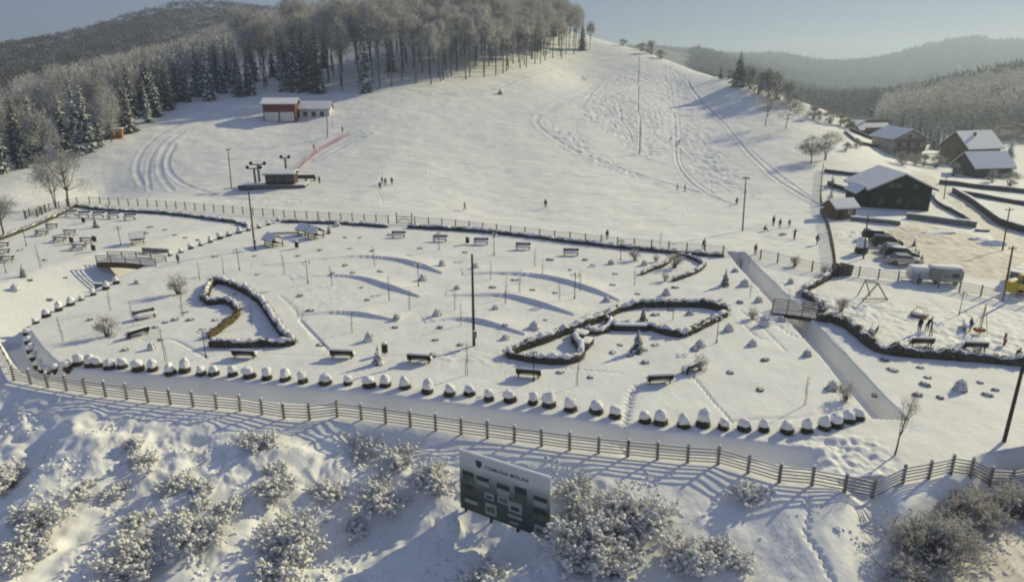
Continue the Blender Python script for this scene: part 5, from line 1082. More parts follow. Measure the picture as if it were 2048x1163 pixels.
for a in range(4): MB().beam((.7*math.cos(a*1.57), .7*math.sin(a*1.57), .3), (.7*math.cos(a*1.57), .7*math.sin(a*1.57), .95), .03, n=5).beam((.7*math.cos(a*1.57), .7*math.sin(a*1.57), .95), (0,0,.95), .03, n=5).build('handrail', 'yellow_paint', t)
m_ = MB(); blob(m_, (-.05,.05,.33), (.82,.82,.2), 2, .15); m_.build('snow', 'snow', t, True)
p = on(2008, 690); t = thing('spring_rider', 'small red and white spring rider near the right end of the playground', 'spring rider', p, 1.0); MB().beam((0,0,0), (0,0,.4), .1, n=8).build('spring', 'black_metal', t); MB().box((0,0,.6), (.9,.25,.35)).box((.35,0,.9), (.2,.2,.5)).build('seat', 'red_paint', t)
p = on(1858, 672); t = thing('rope_bridge_post', 'thin reddish leaning rail right of the two people in the playground', 'rail', p, .2); MB().beam((0,0,0), (.25,.2,1.5), .05, n=6).beam((.4,.1,0), (.25,.2,1.5), .05, n=6).build('post', 'wood_brown', t)

# ------------------------------------------------------------------ billboard
A = on(922, 1016); B = on(1099, 1082); L = math.hypot(B.x-A.x, B.y-A.y); rz = math.atan2(B.y-A.y, B.x-A.x)
hl = top_h(A, 920, 900); hr = top_h(B, 1100, 957); z0 = min(A.z, B.z)+.35; z1 = (A.z+hl + B.z+hr)/2; zl = (A.z + B.z)/2
print('BILLBOARD', tuple(A), tuple(B), L, hl, hr)
m, n_, b_ = new_mat('board_print'); b_.inputs['Roughness'].default_value = .5
tc = n_.nodes.new('ShaderNodeTexCoord'); sx = n_.nodes.new('ShaderNodeSeparateXYZ'); n_.links.new(tc.outputs['Generated'], sx.inputs[0])
rp = n_.nodes.new('ShaderNodeValToRGB'); e = rp.color_ramp.elements; e[0].position = 0; e[0].color = (.035,.045,.035,1); e[1].position = 1; e[1].color = (.62,.62,.60,1); e.new(.42).color = (.07,.085,.07,1); e.new(.66).color = (.27,.32,.29,1); e.new(.82).color = (.58,.59,.57,1)
nz = n_.nodes.new('ShaderNodeTexNoise'); nz.inputs['Scale'].default_value = 3; ad = n_.nodes.new('ShaderNodeMath'); ad.operation = 'MULTIPLY_ADD'; ad.inputs[1].default_value = .25; n_.links.new(nz.outputs[0], ad.inputs[0]); sb_ = n_.nodes.new('ShaderNodeMath'); sb_.operation = 'SUBTRACT'; sb_.inputs[1].default_value = .12
n_.links.new(sx.outputs['Z'], sb_.inputs[0]); n_.links.new(sb_.outputs[0], ad.inputs[2]); n_.links.new(ad.outputs[0], rp.inputs[0]); n_.links.new(rp.outputs[0], b_.inputs['Base Color'])
mat('print_dark', (.035,.045,.06), .5, (.05,.06,.03), 3); mat('print_pale', (.31,.35,.32), .5, (.30,.36,.31), 2.5); mat('print_mid', (.13,.17,.13), .5, (.07,.09,.07), 3); mat('letter_green', (.045,.085,.05), .5)
bb = thing('billboard', 'large tourist billboard on posts in front of the fence, pale top and dark green bottom', 'billboard', A, rz)
hb = (z1-A.z); lo = .12; nH = hb-lo; slope = (B.z+hr-(A.z+hl))/L; slo2 = (B.z-A.z)/L
def bp(u, v, off=0): return (u*L, off, lo + slo2*u*L*.9 + v*(hl-lo + (slope-slo2*.9)*u*L))
def bquad(u0, v0, u1, v1, o0, o1, name, m_, par):
    P = [bp(u0,v0,o0), bp(u1,v0,o0), bp(u1,v1,o0), bp(u0,v1,o0), bp(u0,v0,o1), bp(u1,v0,o1), bp(u1,v1,o1), bp(u0,v1,o1)]
    return MB().poly(P, [(0,1,2,3),(7,6,5,4),(0,4,5,1),(1,5,6,2),(2,6,7,3),(3,7,4,0)]).build(name, m_, par)
pn = bquad(0, 0, 1, 1, -.03, .03, 'panel', 'board_print', bb)
bquad(0, 1.0, 1, 1.035, -.05, .06, 'top_snow', 'snow', bb)
for u in (.05, .35, .65, .95): x, y, z = bp(u, .97); MB().box((x,.11,z/2-.4), (.13,.13,z+.8)).build('post', 'black_metal', bb)
for u, v, w_, h_, kd in [(.10,.60,.13,.17,'a'),(.27,.60,.14,.15,'b'),(.50,.57,.14,.18,'b'),(.69,.60,.13,.22,'c'),(.90,.58,.14,.16,'b'),(.11,.42,.09,.06,'d'),(.34,.38,.11,.12,'o'),(.50,.40,.12,.14,'p'),(.63,.34,.15,.18,'o'),(.90,.36,.14,.18,'c'),(.13,.20,.15,.12,'b'),(.36,.16,.13,.20,'p'),(.63,.18,.16,.05,'p'),(.62,.07,.10,.03,'p'),(.90,.10,.12,.17,'p')]:
    q = bquad(u-w_/2, v-h_/2, u+w_/2, v+h_/2, -.045, -.032, 'picture', {'a':'print_mid','b':'print_pale','c':'print_mid','d':'print_dark','o':'print_pale','p':'print_pale'}[kd], bb)
    if kd in 'abc': bquad(u-w_/2, v+h_*.05, u+w_/2, v+h_/2, -.055, -.046, 'dark_band', 'print_dark', q)
    if kd == 'o': bquad(u-w_*.3, v-h_*.3, u+w_*.3, v+h_*.05, -.055, -.046, 'dark_band', 'print_dark', q)
    if kd == 'p' and h_ > .1: bquad(u-w_*.35, v-h_*.25, u+w_*.35, v+h_*.2, -.055, -.046, 'dark_band', 'print_mid', q)
em = MB(); x, y, z = bp(.225, .87); em.extr([(x+a_*.22, z+c_*.26) for a_, c_ in [(-1,1),(1,1),(1,-.1),(.6,-.7),(0,-1.1),(-.6,-.7),(-1,-.1)]], -.05, -.032, 'y'); eo = em.build('emblem', 'print_dark', bb); MB().extr([(x+a_*.12, z+c_*.14) for a_, c_ in [(-1,1),(1,1),(1,-.1),(0,-1.1),(-1,-.1)]], -.06, -.051, 'y').build('shield', 'letter_green', eo)
cu = bpy.data.curves.new('lettering', 'FONT'); cu.body = 'COMUNA MĂLINI'; cu.size = .52; cu.extrude = .008; cu.space_character = 1.12; cu.offset = .012
ob = bpy.data.objects.new('tmp', cu); COL.objects.link(ob); dg = bpy.context.evaluated_depsgraph_get(); me = bpy.data.meshes.new_from_object(ob.evaluated_get(dg)); bpy.data.objects.remove(ob)
tx = np.array([v.co[:] for v in me.vertices]); u0, u1 = .29, .77; wt = tx[:,0].max(); ht = .07
for v, c in zip(me.vertices, tx):
    u = u0+(u1-u0)*c[0]/wt; x, y, z = bp(u, .83 + c[1]*.145); v.co = (x, -.036-c[2], z)
me.materials.clear(); me.materials.append(MATS['letter_green']); lo_ = bpy.data.objects.new('lettering', me); COL.objects.link(lo_); lo_.parent = bb
# ------------------------------------------------------------------ people
def person_mesh(name, J, E, rad):
    me = bpy.data.meshes.new(name); me.from_pydata([j for j in J], E, []); o = bpy.data.objects.new('tmp', me); COL.objects.link(o)
    o.modifiers.new('s', 'SKIN'); sb = o.modifiers.new('u', 'SUBSURF'); sb.levels = 1; sb.render_levels = 1
    for i, r in enumerate(rad): sv_ = me.skin_vertices[0].data[i]; sv_.radius = (r, r); sv_.use_root = (i == 0)
    dg = bpy.context.evaluated_depsgraph_get(); dg.update(); m2 = bpy.data.meshes.new_from_object(o.evaluated_get(dg)); m2.name = name; bpy.data.objects.remove(o)
    return m2
def pose(kind):
    """joint positions of a 1.75 m figure facing -y"""
    lean = {'stand':0, 'walk':.08, 'ski':.32, 'bend':.75, 'arms':.05, 'sit':.25}[kind]
    hz = {'stand':.92, 'walk':.90, 'ski':.72, 'bend':.85, 'arms':.92, 'sit':.28}[kind]
    f = lambda d, h: (-d*math.sin(lean), d*math.cos(lean))
    def up(d, x=0, fw=0): return (x, -d*math.sin(lean)-fw, hz + d*math.cos(lean))
    J = [(0,0,hz), up(.22), up(.42), up(.52), up(.56, 0, .01), up(.69, 0, .03), up(.80, 0, .03)]; rad = [.15,.145,.165,.12,.062,.098,.07]
    E = [(0,1),(1,2),(2,3),(3,4),(4,5),(5,6)]
    def add(par, pts, rs):
        for p, r in zip(pts, rs): J.append(p); rad.append(r); E.append((par, len(J)-1)); par = len(J)-1
        return par
    add(5, [up(.66, 0, .135)], [.018])                                   # nose
    for s in (-1, 1): add(5, [up(.68, s*.105, .02)], [.016])              # ears
    sh = up(.48)
    for s in (-1, 1):
        S_ = (s*.19, sh[1], sh[2])
        if kind == 'arms': pts = [S_, (s*.42, sh[1]-.02, sh[2]+.02), (s*.66, sh[1]-.06, sh[2]+.04)]
        elif kind == 'ski': pts = [S_, (s*.28, sh[1]-.08, sh[2]-.26), (s*.26, sh[1]-.34, sh[2]-.30)]
        elif kind == 'bend': pts = [S_, (s*.24, sh[1]-.10, sh[2]-.26), (s*.20, sh[1]-.16, sh[2]-.50)]
        elif kind == 'walk': pts = [S_, (s*.25, sh[1]+s*.12, sh[2]-.27), (s*.25, sh[1]+s*.06-.10, sh[2]-.50)]
        elif kind == 'sit': pts = [S_, (s*.26, sh[1]-.08, sh[2]-.24), (s*.18, sh[1]-.30, sh[2]-.30)]
        else: pts = [S_, (s*.25, sh[1]+.02, sh[2]-.28), (s*.24, sh[1]-.05, sh[2]-.53)]
        k = add(2, pts, [.075,.055,.04]); e = np.array(pts[-1]); d = e-np.array(pts[-2]); d /= np.linalg.norm(d)
        h = add(k, [tuple(e+d*.07)], [.042]); 
        for q in (-.022, -.007, .008, .022): add(h, [tuple(e+d*.15+np.array([q, -.01, 0]))], [.011])
        add(k, [tuple(e+d*.05+np.array([-s*.045, -.035, 0]))], [.013])
    for s in (-1, 1):
        H = (s*.10, 0, hz-.06)
        if kind == 'walk': pts = [H, (s*.10, -.10-s*.14, .50), (s*.10, -s*.26+.05, .09)]
        elif kind == 'ski': pts = [H, (s*.14, -.30, .46), (s*.13, -.05, .10)]
        elif kind == 'sit': pts = [H, (s*.14, -.42, .42), (s*.14, -.62, .10)]
        elif kind == 'bend': pts = [H, (s*.13, -.04, .48), (s*.13, .02, .09)]
        else: pts = [H, (s*.12, -.02, .50), (s*.13, 0, .09)]
        k = add(0, pts, [.105,.07,.052]); a = pts[-1]; add(k, [(a[0], a[1]-.16, .045)], [.042])
    return J, E, rad, hz, up
def make_person(kind, ski=False):
    J, E, rad, hz, up = pose(kind); me = person_mesh('body', J, E, rad)
    t = thing('person', 'x', 'person'); o = bpy.data.objects.new('body', me); COL.objects.link(o); o.parent = t
    me.materials.clear()
    for k in ('cloth_black', 'cloth_navy', 'skin', 'cloth_black'): me.materials.append(MATS[k])      # trousers, jacket, skin, gloves and boots
    nk = np.array(up(.55)); ax = (np.array(up(.69))-nk); ax /= np.linalg.norm(ax)
    hp = hz-.05
    for pl in me.polygons:
        c = np.array(pl.center[:]); pl.use_smooth = True
        if np.dot(c-nk, ax) > .0 and abs(c[0]) < .16: pl.material_index = 2
        elif c[2] < .14: pl.material_index = 3
        elif np.dot(c-np.array([0,0,hz]), ax) > -.04 or abs(c[0]) > .215: pl.material_index = 1
        else: pl.material_index = 0
    h = MB(); hd = np.array(up(.76, 0, .01)); V0, F0 = ICO2; k = V0[:,2] > -.35; idx = {i: j for j, i in enumerate(np.where(k)[0])}
    h.add(V0[k]*np.array([.115,.125,.115])+hd, [[idx[i] for i in f] for f in F0 if all(i in idx for i in f)]); h.build('hat', 'cloth_black', t, True)
    if ski:
        for s in (-.13, .13): MB().bar((s,-1.0,.045), (s,.65,.035), .08, .02).bar((s,-1.15,.11), (s,-1.0,.045), .08, .02).build('ski', 'cloth_red', t)
        for s in (-1, 1): MB().beam((s*.30,-.25,1.0), (s*.42,.25,.05), .012, n=5).build('ski_pole', 'grey_metal', t)
    return reg(t)
PP = {k: make_person(k) for k in ('stand', 'walk', 'bend', 'arms', 'sit')}; PP['ski'] = make_person('ski', True)
PEOPLE = [((760,379),'stand','cloth_black','cloth_black',1,.6,'person in black, front left of the group of four on the lower slope'),((764,369),'walk','cloth_navy','cloth_black',1,2.4,'person in navy behind the front one of the group of four'),((771,371),'stand','cloth_brown','cloth_black',1,.2,'person in brown, third of the group of four on the lower slope'),((784,370),'stand','cloth_black','cloth_black',1.02,3.0,'person in black, right end of the group of four'),
 ((639,367),'stand','cloth_black','cloth_black',1,1.0,'person in dark clothes waiting right of the loading ramp'),((929,420),'walk','cloth_grey','cloth_black',.95,1.8,'person in grey walking just behind the rear fence'),((1091,416),'stand','cloth_black','cloth_black',1.05,0,'person in black standing alone in the middle of the slope foot'),
 ((1354,381),'walk','cloth_brown','cloth_brown',.95,1.2,'left one of two people walking on the slope below the tracks'),((1369,383),'walk','cloth_navy','cloth_brown',1,1.4,'right one of two people walking on the slope below the tracks'),((1472,409),'ski','cloth_navy','cloth_black',1.05,0.4,'skier standing left of the dark floodlight pole'),
 ((1340,283),'bend','cloth_black','cloth_black',1,1.2,'person in black bending over beside the lift track'),((1357,289),'ski','cloth_black','cloth_black',1.05,.2,'skier on the lift track high on the slope'),((1165,159),'ski','cloth_black','cloth_black',1,.5,'left one of two tiny skiers high on the slope near the woods'),((1170,162),'ski','cloth_grey','cloth_black',1,.3,'right one of two tiny skiers high on the slope near the woods'),
 ((685,265),'stand','cloth_grey','cloth_black',1,.5,'person beside the lift track, right of the thick lift pole'),((628,300),'walk','cloth_red','cloth_black',1,1.0,'person in dark red left of the safety net'),((1546,452),'stand','cloth_black','cloth_black',1.08,.4,'tall person in black at the right end of the slope foot'),
 ((1528,462),'sit','cloth_navy','cloth_black',1,1.6,'person sitting in the snow left of the tall person in black'),((1559,456),'stand','cloth_grey','cloth_grey',.95,0,'person in grey right of the tall person in black'),((1578,454),'stand','cloth_grey','cloth_black',.8,0,'child in grey at the right of the slope foot group'),((1588,479),'arms','cloth_black','cloth_black',1.02,.5,'person in black stretching both arms out by the netted fence'),
 ((1633,490),'walk','cloth_navy','cloth_black',1,2.2,'person in navy walking beside the netted fence'),((1406,498),'bend','cloth_black','cloth_black',1,2.6,'person in black leaning on the rear fence'),((1214,478),'stand','cloth_black','cloth_black',.9,0,'person in black behind a post of the rear fence, left one'),((1510,509),'stand','cloth_brown','cloth_brown',.95,.3,'person in brown standing behind the fence at the head of the trench'),
 ((1838,664),'stand','cloth_black','cloth_grey',.98,3.3,'person in black standing in the playground'),((1853,661),'bend','cloth_black','cloth_brown',.95,1.9,'person in black bending over in the playground'),((2030,722),'bend','cloth_black','cloth_black',.85,2.0,'dark figure at the playground hedge by the right frame edge'),((357,527),'stand','cloth_grey','cloth_black',.85,1.0,'small figure standing at the end of the left footbridge')]
PM = {k: v.children if False else [c for c, g in _tree[v.name]] for k, v in PP.items()}
for (ab, kd, jk, tr_, sc, rz, lab) in PEOPLE:
    p = on(*ab, .02); o = place(USED, PP[kd], (p.x, p.y, p.z), rz=rz, sc=sc, label=lab)
    for c in kids(o):
        if c.name.startswith('body'):
            for si, mm in ((0, tr_), (1, jk)): c.material_slots[si].link = 'OBJECT'; c.material_slots[si].material = MATS[mm]
            for si, mm in ((2, 'skin'), (3, 'cloth_black')): c.material_slots[si].link = 'OBJECT'; c.material_slots[si].material = MATS[mm]
p = on(1565, 470); t = thing('sled', 'dark sled lying on the slope foot between the people', 'sled', p, .3); MB().box((0,0,.22), (1.1,.5,.08)).build('seat', 'wood_brown', t)
for s in (-.22, .22): MB().bar((-.6,s,.05), (.5,s,.05), .04, .05).bar((.5,s,.05), (.75,s,.25), .04, .05).box((-.3,s,.13), (.05,.04,.16)).box((.3,s,.13), (.05,.04,.16)).build('runner', 'grey_metal', t)

# ------------------------------------------------------------------ single trees and bushes round the slope
def T(px, py, top, **k):
    p = on(px, py); h = top_h(p, px, top); return p, h
for (a, b, tp, r, n, lab, kw) in [(138,412,292,5.0,5200,'broad frosted leafless tree behind the left rear corner, right of two',dict(twin=1, frost=.45, trunk_r=.22)),(112,415,306,3.4,3000,'slimmer frosted leafless tree at the left rear corner, left of two',dict(twin=2, frost=.5, trunk_r=.12)),
    (1531,252,182,4.6,3600,'round leafless tree on the snowy ridge flank, leftmost of three',dict(frost=.35)),(1571,258,188,5.0,4200,'leaning leafless tree on the ridge flank right of the round one',dict(frost=.35, lean=1.5)),(1622,326,270,3.9,3600,'leafless orchard tree with a dark leaning trunk',dict(frost=.15, lean=-.3)),(1650,320,262,4.4,3800,'orchard tree with two trunks behind the leaning one',dict(frost=.3, twin=2)),
    (1225,80,44,3.5,900,'bare tree standing on the hilltop skyline',dict(frost=.3))]:
    p, h = T(a, b, tp); t = bare_tree('bare_tree', lab, 'tree', h, r, h*.22, n, .55, .05, nb=22, limb=16, **kw); t.location = p
for (a, b, tp, r, lab) in [(1477,172,98,4.6,'tall dark spruce on the ridge, standing alone against the sky'),(1441,158,122,1.5,'small dark spruce left of the tall ridge spruce'),(1663,375,345,1.0,'narrow conifer beside the netted fence'),(1660,405,372,1.0,'narrow dark conifer lower down beside the netted fence'),(2012,345,270,2.6,'pale frosted spruce right of the low dark barn'),(1000,188,175,1.2,'tiny dark spruce alone in the middle of the slope')]:
    p, h = T(a, b, tp); t = conifer('spruce', lab, h, r, .3 if 'frosted' not in lab else .9, lev=int(max(8, min(24, h*2.2)))); t.location = p
rs_ = [shrub('ridge_bush', 'x', 1.6, 2.6, 900, .4, m='twig', tl=.5, tw=.06, nb=14, snow=.1, cat='bush') for k in range(2)]
for i, (a, b, s) in enumerate([(1245,92,.9),(1262,96,1.0),(1283,103,1.1),(1303,110,1.5),(1322,118,1.1),(1500,178,1.7),(1515,188,2.0),(1538,193,2.0),(1556,200,2.2),(1495,172,1.6),(1458,158,1.3),(1575,207,1.6),(1590,214,1.2),(1628,238,1.4),(1660,246,1.4),(1680,250,1.1),(1692,256,1.1),(1705,262,.9),(1640,240,1.0),(1440,152,1.0),(1690,302,.8),(1712,296,.8),(1830,330,1.0),(1848,332,1.0),(1870,335,1.2),(1905,352,1.0),(2020,372,1.1),(1985,365,.9),(1805,330,1.2)]):
    p = on(a, b, .1); place(USED, rs_[i % 2], (p.x, p.y, p.z), rz=i*1.3, sc=s*(1.7 if 1490 < a < 1600 or a < 1330 else 1.25), label='leafless frosted bush '+('on the hilltop skyline' if a < 1330 else 'near the village houses' if a > 1790 else 'on the ridge flank of the slope'), group='bushes on the right-hand hillside')
p = on(8, 470); t = bare_tree('bare_tree', 'frosted leafless tree cut by the left frame edge beside the low brown hedge', 'tree', 6.5, 2.8, .8, 3000, .6, .04, frost=.45, nb=22, limb=14, bark='bark'); t.location = p

# ------------------------------------------------------------------ the woods at the edge of the slope
EDGE = [(-60,365),(0,348),(60,333),(100,324),(150,308),(200,293),(245,272),(290,248),(330,220),(380,205),(430,197),(470,194),(520,187),(570,181),(640,184),(700,184),(740,181),(800,172),(870,164),(940,154),(1000,149),(1050,134),(1100,120),(1140,108),(1172,98)]
EW = np.array([hit(a, b)[:2] for a, b in EDGE]); EL = np.r_[0, np.cumsum(np.hypot(np.diff(EW[:,0]), np.diff(EW[:,1])))]
BEECH = [bare_tree('beech_tree', 'x', 'tree', 22+1.5*k, 3.7+.3*k, 12+1.5*(k % 2), 2600, 1.15, .16, frost=.60+.1*(k % 3), nb=20, limb=12, trunk_r=.26, bark='bark_frost') for k in range(5)]
LOWT = [bare_tree('frosted_tree', 'x', 'tree', 13+2*k, 4.0, 2.0, 2600, 1.0, .14, frost=.60+.1*k, nb=20, limb=12, trunk_r=.2) for k in range(3)]
SPR = [conifer('spruce_tree', 'x', 19+2*k, 3.0+.2*k, [.5,.22,.35,.12][k], lev=26, cat='conifer') for k in range(4)]
placed = []
def ok(x, y, dmin):
    for (a, b) in placed:
        if (a-x)**2+(b-y)**2 < dmin*dmin: return False
    return True
def edge_at(f):
    s = f*EL[-1]; return np.array([np.interp(s, EL, EW[:,0]), np.interp(s, EL, EW[:,1])])
bt = {'beech': 0, 'low': 0, 'spruce': 0}
cand = []
for row in range(9):
    for f in np.linspace(0, 1, int(62-2*row)):
        q = edge_at(min(1, max(0, f+random.gauss(0, .006)))); th_ = math.atan2(q[0], q[1]); back = np.array([-math.sin(R(28)), math.cos(R(28))]); 
        back = back*(1-f) + np.array([-.35, .95])*f; q = q + back*(row*7.5+random.uniform(-2.5, 2.5)) + np.array([random.uniform(-1.5, 1.5), 0]); cand.append((q, f, row))
# the biggest conifers seen singly in the photograph
SINGLES = [(78,322,172,0,.0,'tall snow-laden spruce standing clear at the left of the woods'),(160,305,130,0,.0,'snow-laden spruce, left of a close pair in the left woods'),(180,300,150,0,0,'snow-laden spruce, right of a close pair in the left woods'),(200,292,195,0,0,'shorter snowy spruce just left of the orange kiosk'),(8,345,200,2,0,'dark snowy spruce at the left frame edge'),
    (592,183,24,1,0,'tall dark spruce, left of three towering ones above the red building'),(612,181,30,3,0,'tall dark spruce, middle of three towering ones above the red building'),(637,186,28,3,0,'blackest tall spruce, right of three towering ones above the red building'),(733,184,22,0,0,'tall drooping snowy spruce in front of the beech trunks'),(120,318,235,2,0,'low dark spruce right of the clear-standing one'),(45,335,225,1,0,'dark spruce left of the clear-standing one'),
    (297,245,150,0,0,'slim frosted spruce where the woods turn up the slope'),(375,204,120,1,0,'dark spruce in the shady part of the forest edge'),(420,200,60,2,0,'tall frosted spruce rising from the shady forest edge'),(500,190,70,1,0,'dark spruce left of the three towering ones')]
for a, b, tp, k, _, lab in SINGLES:
    p, h = T(a, b, tp); s = h/(19+2*k); placed.append((p.x, p.y)); place(USED, SPR[k], (p.x, p.y, p.z), rz=random.random()*6, sc=(s*.85, s*.85, s), label=lab)
def wz(f, row):
    a = 'left of the kiosk' if f < .22 else 'between kiosk and the dark bend' if f < .36 else 'in the dark bend of the woods' if f < .5 else 'above the red building' if f < .66 else 'right of the drooping snowy spruce' if f < .85 else 'at the hilltop end of the woods'
    return ('at the front edge ' if row == 0 else 'in the second line ' if row == 1 else 'deeper in, ') + a
random.shuffle(cand); cand.sort(key=lambda c: c[2])
ncount = 0
for q, f, row in cand:
    if ncount >= 283: break
    if not ok(q[0], q[1], 3.4 if row < 3 else 4.4): continue
    placed.append((q[0], q[1])); z = gz(q[0], q[1]); u = random.random(); s = random.uniform(.82, 1.12)
    px_ = 1024 + FPX*q[0]/(.95*q[1]+8)
    if px_ < 300: kd = 'spruce' if u < .3 else 'low'
    elif px_ < 500: kd = 'spruce' if u < .8 else 'low'
    elif px_ < 660: kd = 'spruce' if u < .45 else 'beech'
    else: kd = 'beech' if u < .96 else 'spruce'
    if kd == 'spruce': pr = SPR[random.randrange(4)] if f < .4 else SPR[random.choice([1, 3, 3, 2])]; lab = 'spruce standing '+wz(f, row); g = 'spruces of the woods'; s *= .8
    elif kd == 'low': pr = LOWT[random.randrange(3)]; lab = 'frosted leafless tree '+wz(f, row); g = 'frosted trees of the left woods'
    else: pr = BEECH[random.randrange(5)]; lab = 'tall frosted bare-trunked beech '+wz(f, row); g = 'beeches of the upper woods'; s *= 1.0 - .25*max(0, f-.85)/.15
    place(USED, pr, (q[0], q[1], z-.1), rz=random.random()*6.28, sc=s, label=lab, group=g); ncount += 1
# the rest of the woods: crowns nobody could count, as one object per hillside
def canopy(name, label, pts, hgt, rad, per, tl, tw, m, frost, conif=.25):
    pts = np.asarray(pts); n = len(pts); z = ground(pts[:,0], pts[:,1], True); VV = []; FF = []; TT = []; k0 = 0
    hs = hgt*rng.uniform(.75, 1.2, n); con = rng.random(n) < conif; fr = np.clip(frost+.18*rng.normal(size=n), 0, 1)
    d = rvec(n*per); d[:,2] = np.where(d[:,2] < -.3, -d[:,2], d[:,2]); own = np.repeat(np.arange(n), per)
    rr = rad*rng.uniform(.75, 1.25, n)[own]; c = con[own]; u = rng.random(n*per)
    lobes = 1+.35*vnoise(d[:,0]*2+own*1.7, d[:,1]*2+d[:,2], .6, 9)
    P = np.stack([pts[own,0]+d[:,0]*rr*lobes, pts[own,1]+d[:,1]*rr*lobes, z[own]+hs[own]*.62+d[:,2]*hs[own]*.36*lobes], 1)
    zc = u**1.4; a = rng.random(n*per)*6.28; Pc = np.stack([pts[own,0]+np.cos(a)*rr*.62*(1-zc), pts[own,1]+np.sin(a)*rr*.62*(1-zc), z[own]+hs[own]*(.1+1.0*zc)], 1)
    P = np.where(c[:,None], Pc, P)
    dd = np.where(c[:,None], np.stack([np.cos(a), np.sin(a), -.5+0*a], 1), d+np.array([0,0,.3])) + rvec(n*per)*.55; dd /= np.linalg.norm(dd, axis=1)[:,None]
    V, F = twig_tris(P, dd, rng.uniform(.6, 1.3, n*per)*tl, rng.uniform(.6, 1.4, n*per)*tw)
    T_ = np.clip(fr[own]+.25*rng.normal(size=n*per) - c*.3, 0, 1)
    o = tri_mesh(name, V, F, m, T_); return tag(o, label, 'woods', None, 'stuff')
def scatter(n, f):
    out = []
    while len(out) < n:
        x, y = f();
        if ok(x, y, 2.0) if len(out) < 0 else True: out.append((x, y))
    return out
def left_pt():
    while True:
        f = random.random(); q = edge_at(f); back = np.array([-.47, .88])*(1-f)+np.array([-.30, .95])*f; k = 26 + 590*random.random()**.85; p = q+back*k + np.array([random.uniform(-14, 14), 0])
        az = math.degrees(math.atan2(p[0], p[1]))
        if az < 4.9 and math.hypot(*p) < np.interp(az, [-40, -24, -14, -8], [400, 430, 600, 800]): return p[0], p[1]
pl_ = scatter(5200, left_pt)
canopy('hillside_forest', 'continuous frosted forest covering the hillside behind the woods edge', pl_, 14, 3.6, 66, 1.4, .30, 'twig', .74, .12)
def far_left():
    while True:
        a = R(random.uniform(-52, -6)); r_ = random.uniform(400, 900); return r_*math.sin(a), r_*math.cos(a)
mat('twig_far', (.10,.085,.07), .9, (.065,.053,.046), .05, tone=(.30,.28,.26)); canopy('far_left_forest', 'brown leafless forest on the round hill at the upper left', scatter(9000, far_left), 7, 3.2, 20, 1.8, .6, 'twig_far', .0, .12)
def right_pt():
    while True:
        a = R(random.uniform(27.5, 47)); r_ = random.uniform(330, 820)
        if r_ < 330+(47-math.degrees(a))*4: continue
        return r_*math.sin(a), r_*math.cos(a)
canopy('right_valley_forest', 'hazy frosted forest on the hillside beyond the village houses', scatter(3600, right_pt), 17, 4.2, 62, 1.8, .38, 'twig', .72, .38)
def right_far():
    a = R(random.uniform(14, 47)); r_ = random.uniform(700, 2400); return r_*math.sin(a), r_*math.cos(a)
canopy('distant_forest', 'faint blue forest on the distant valley sides', scatter(11000, right_far), 15, 9, 14, 7, 2.6, 'twig_far', .22, .3)
def ridge_far():
    a = R(random.uniform(9, 47)); r_ = random.uniform(2300, 2750); return r_*math.sin(a), r_*math.cos(a)
canopy('mountain_forest', 'dark forest fringe along the distant mountain crest', scatter(5200, ridge_far), 16, 12, 10, 12, 6, 'twig_far', .08, .4)
# dark spruces at the foot of the right-hand wooded hill
for i in range(22):
    a = 1835 + i*11 + random.uniform(-5, 5); p = at_d(a, 0, 1)*1.0; az = math.atan2((a-1024)/FPX, math.cos(PITCH)+.2); r_ = random.uniform(285, 335); x, y = r_*math.sin(az), r_*math.cos(az)
    pr = SPR[random.choice([0, 1, 2, 3])]; dup(pr, (x, y, gz(x, y)), random.random()*6, random.uniform(.4, .62), 'spruce in the hazy line at the foot of the right-hand wooded hill', 'spruces behind the village')

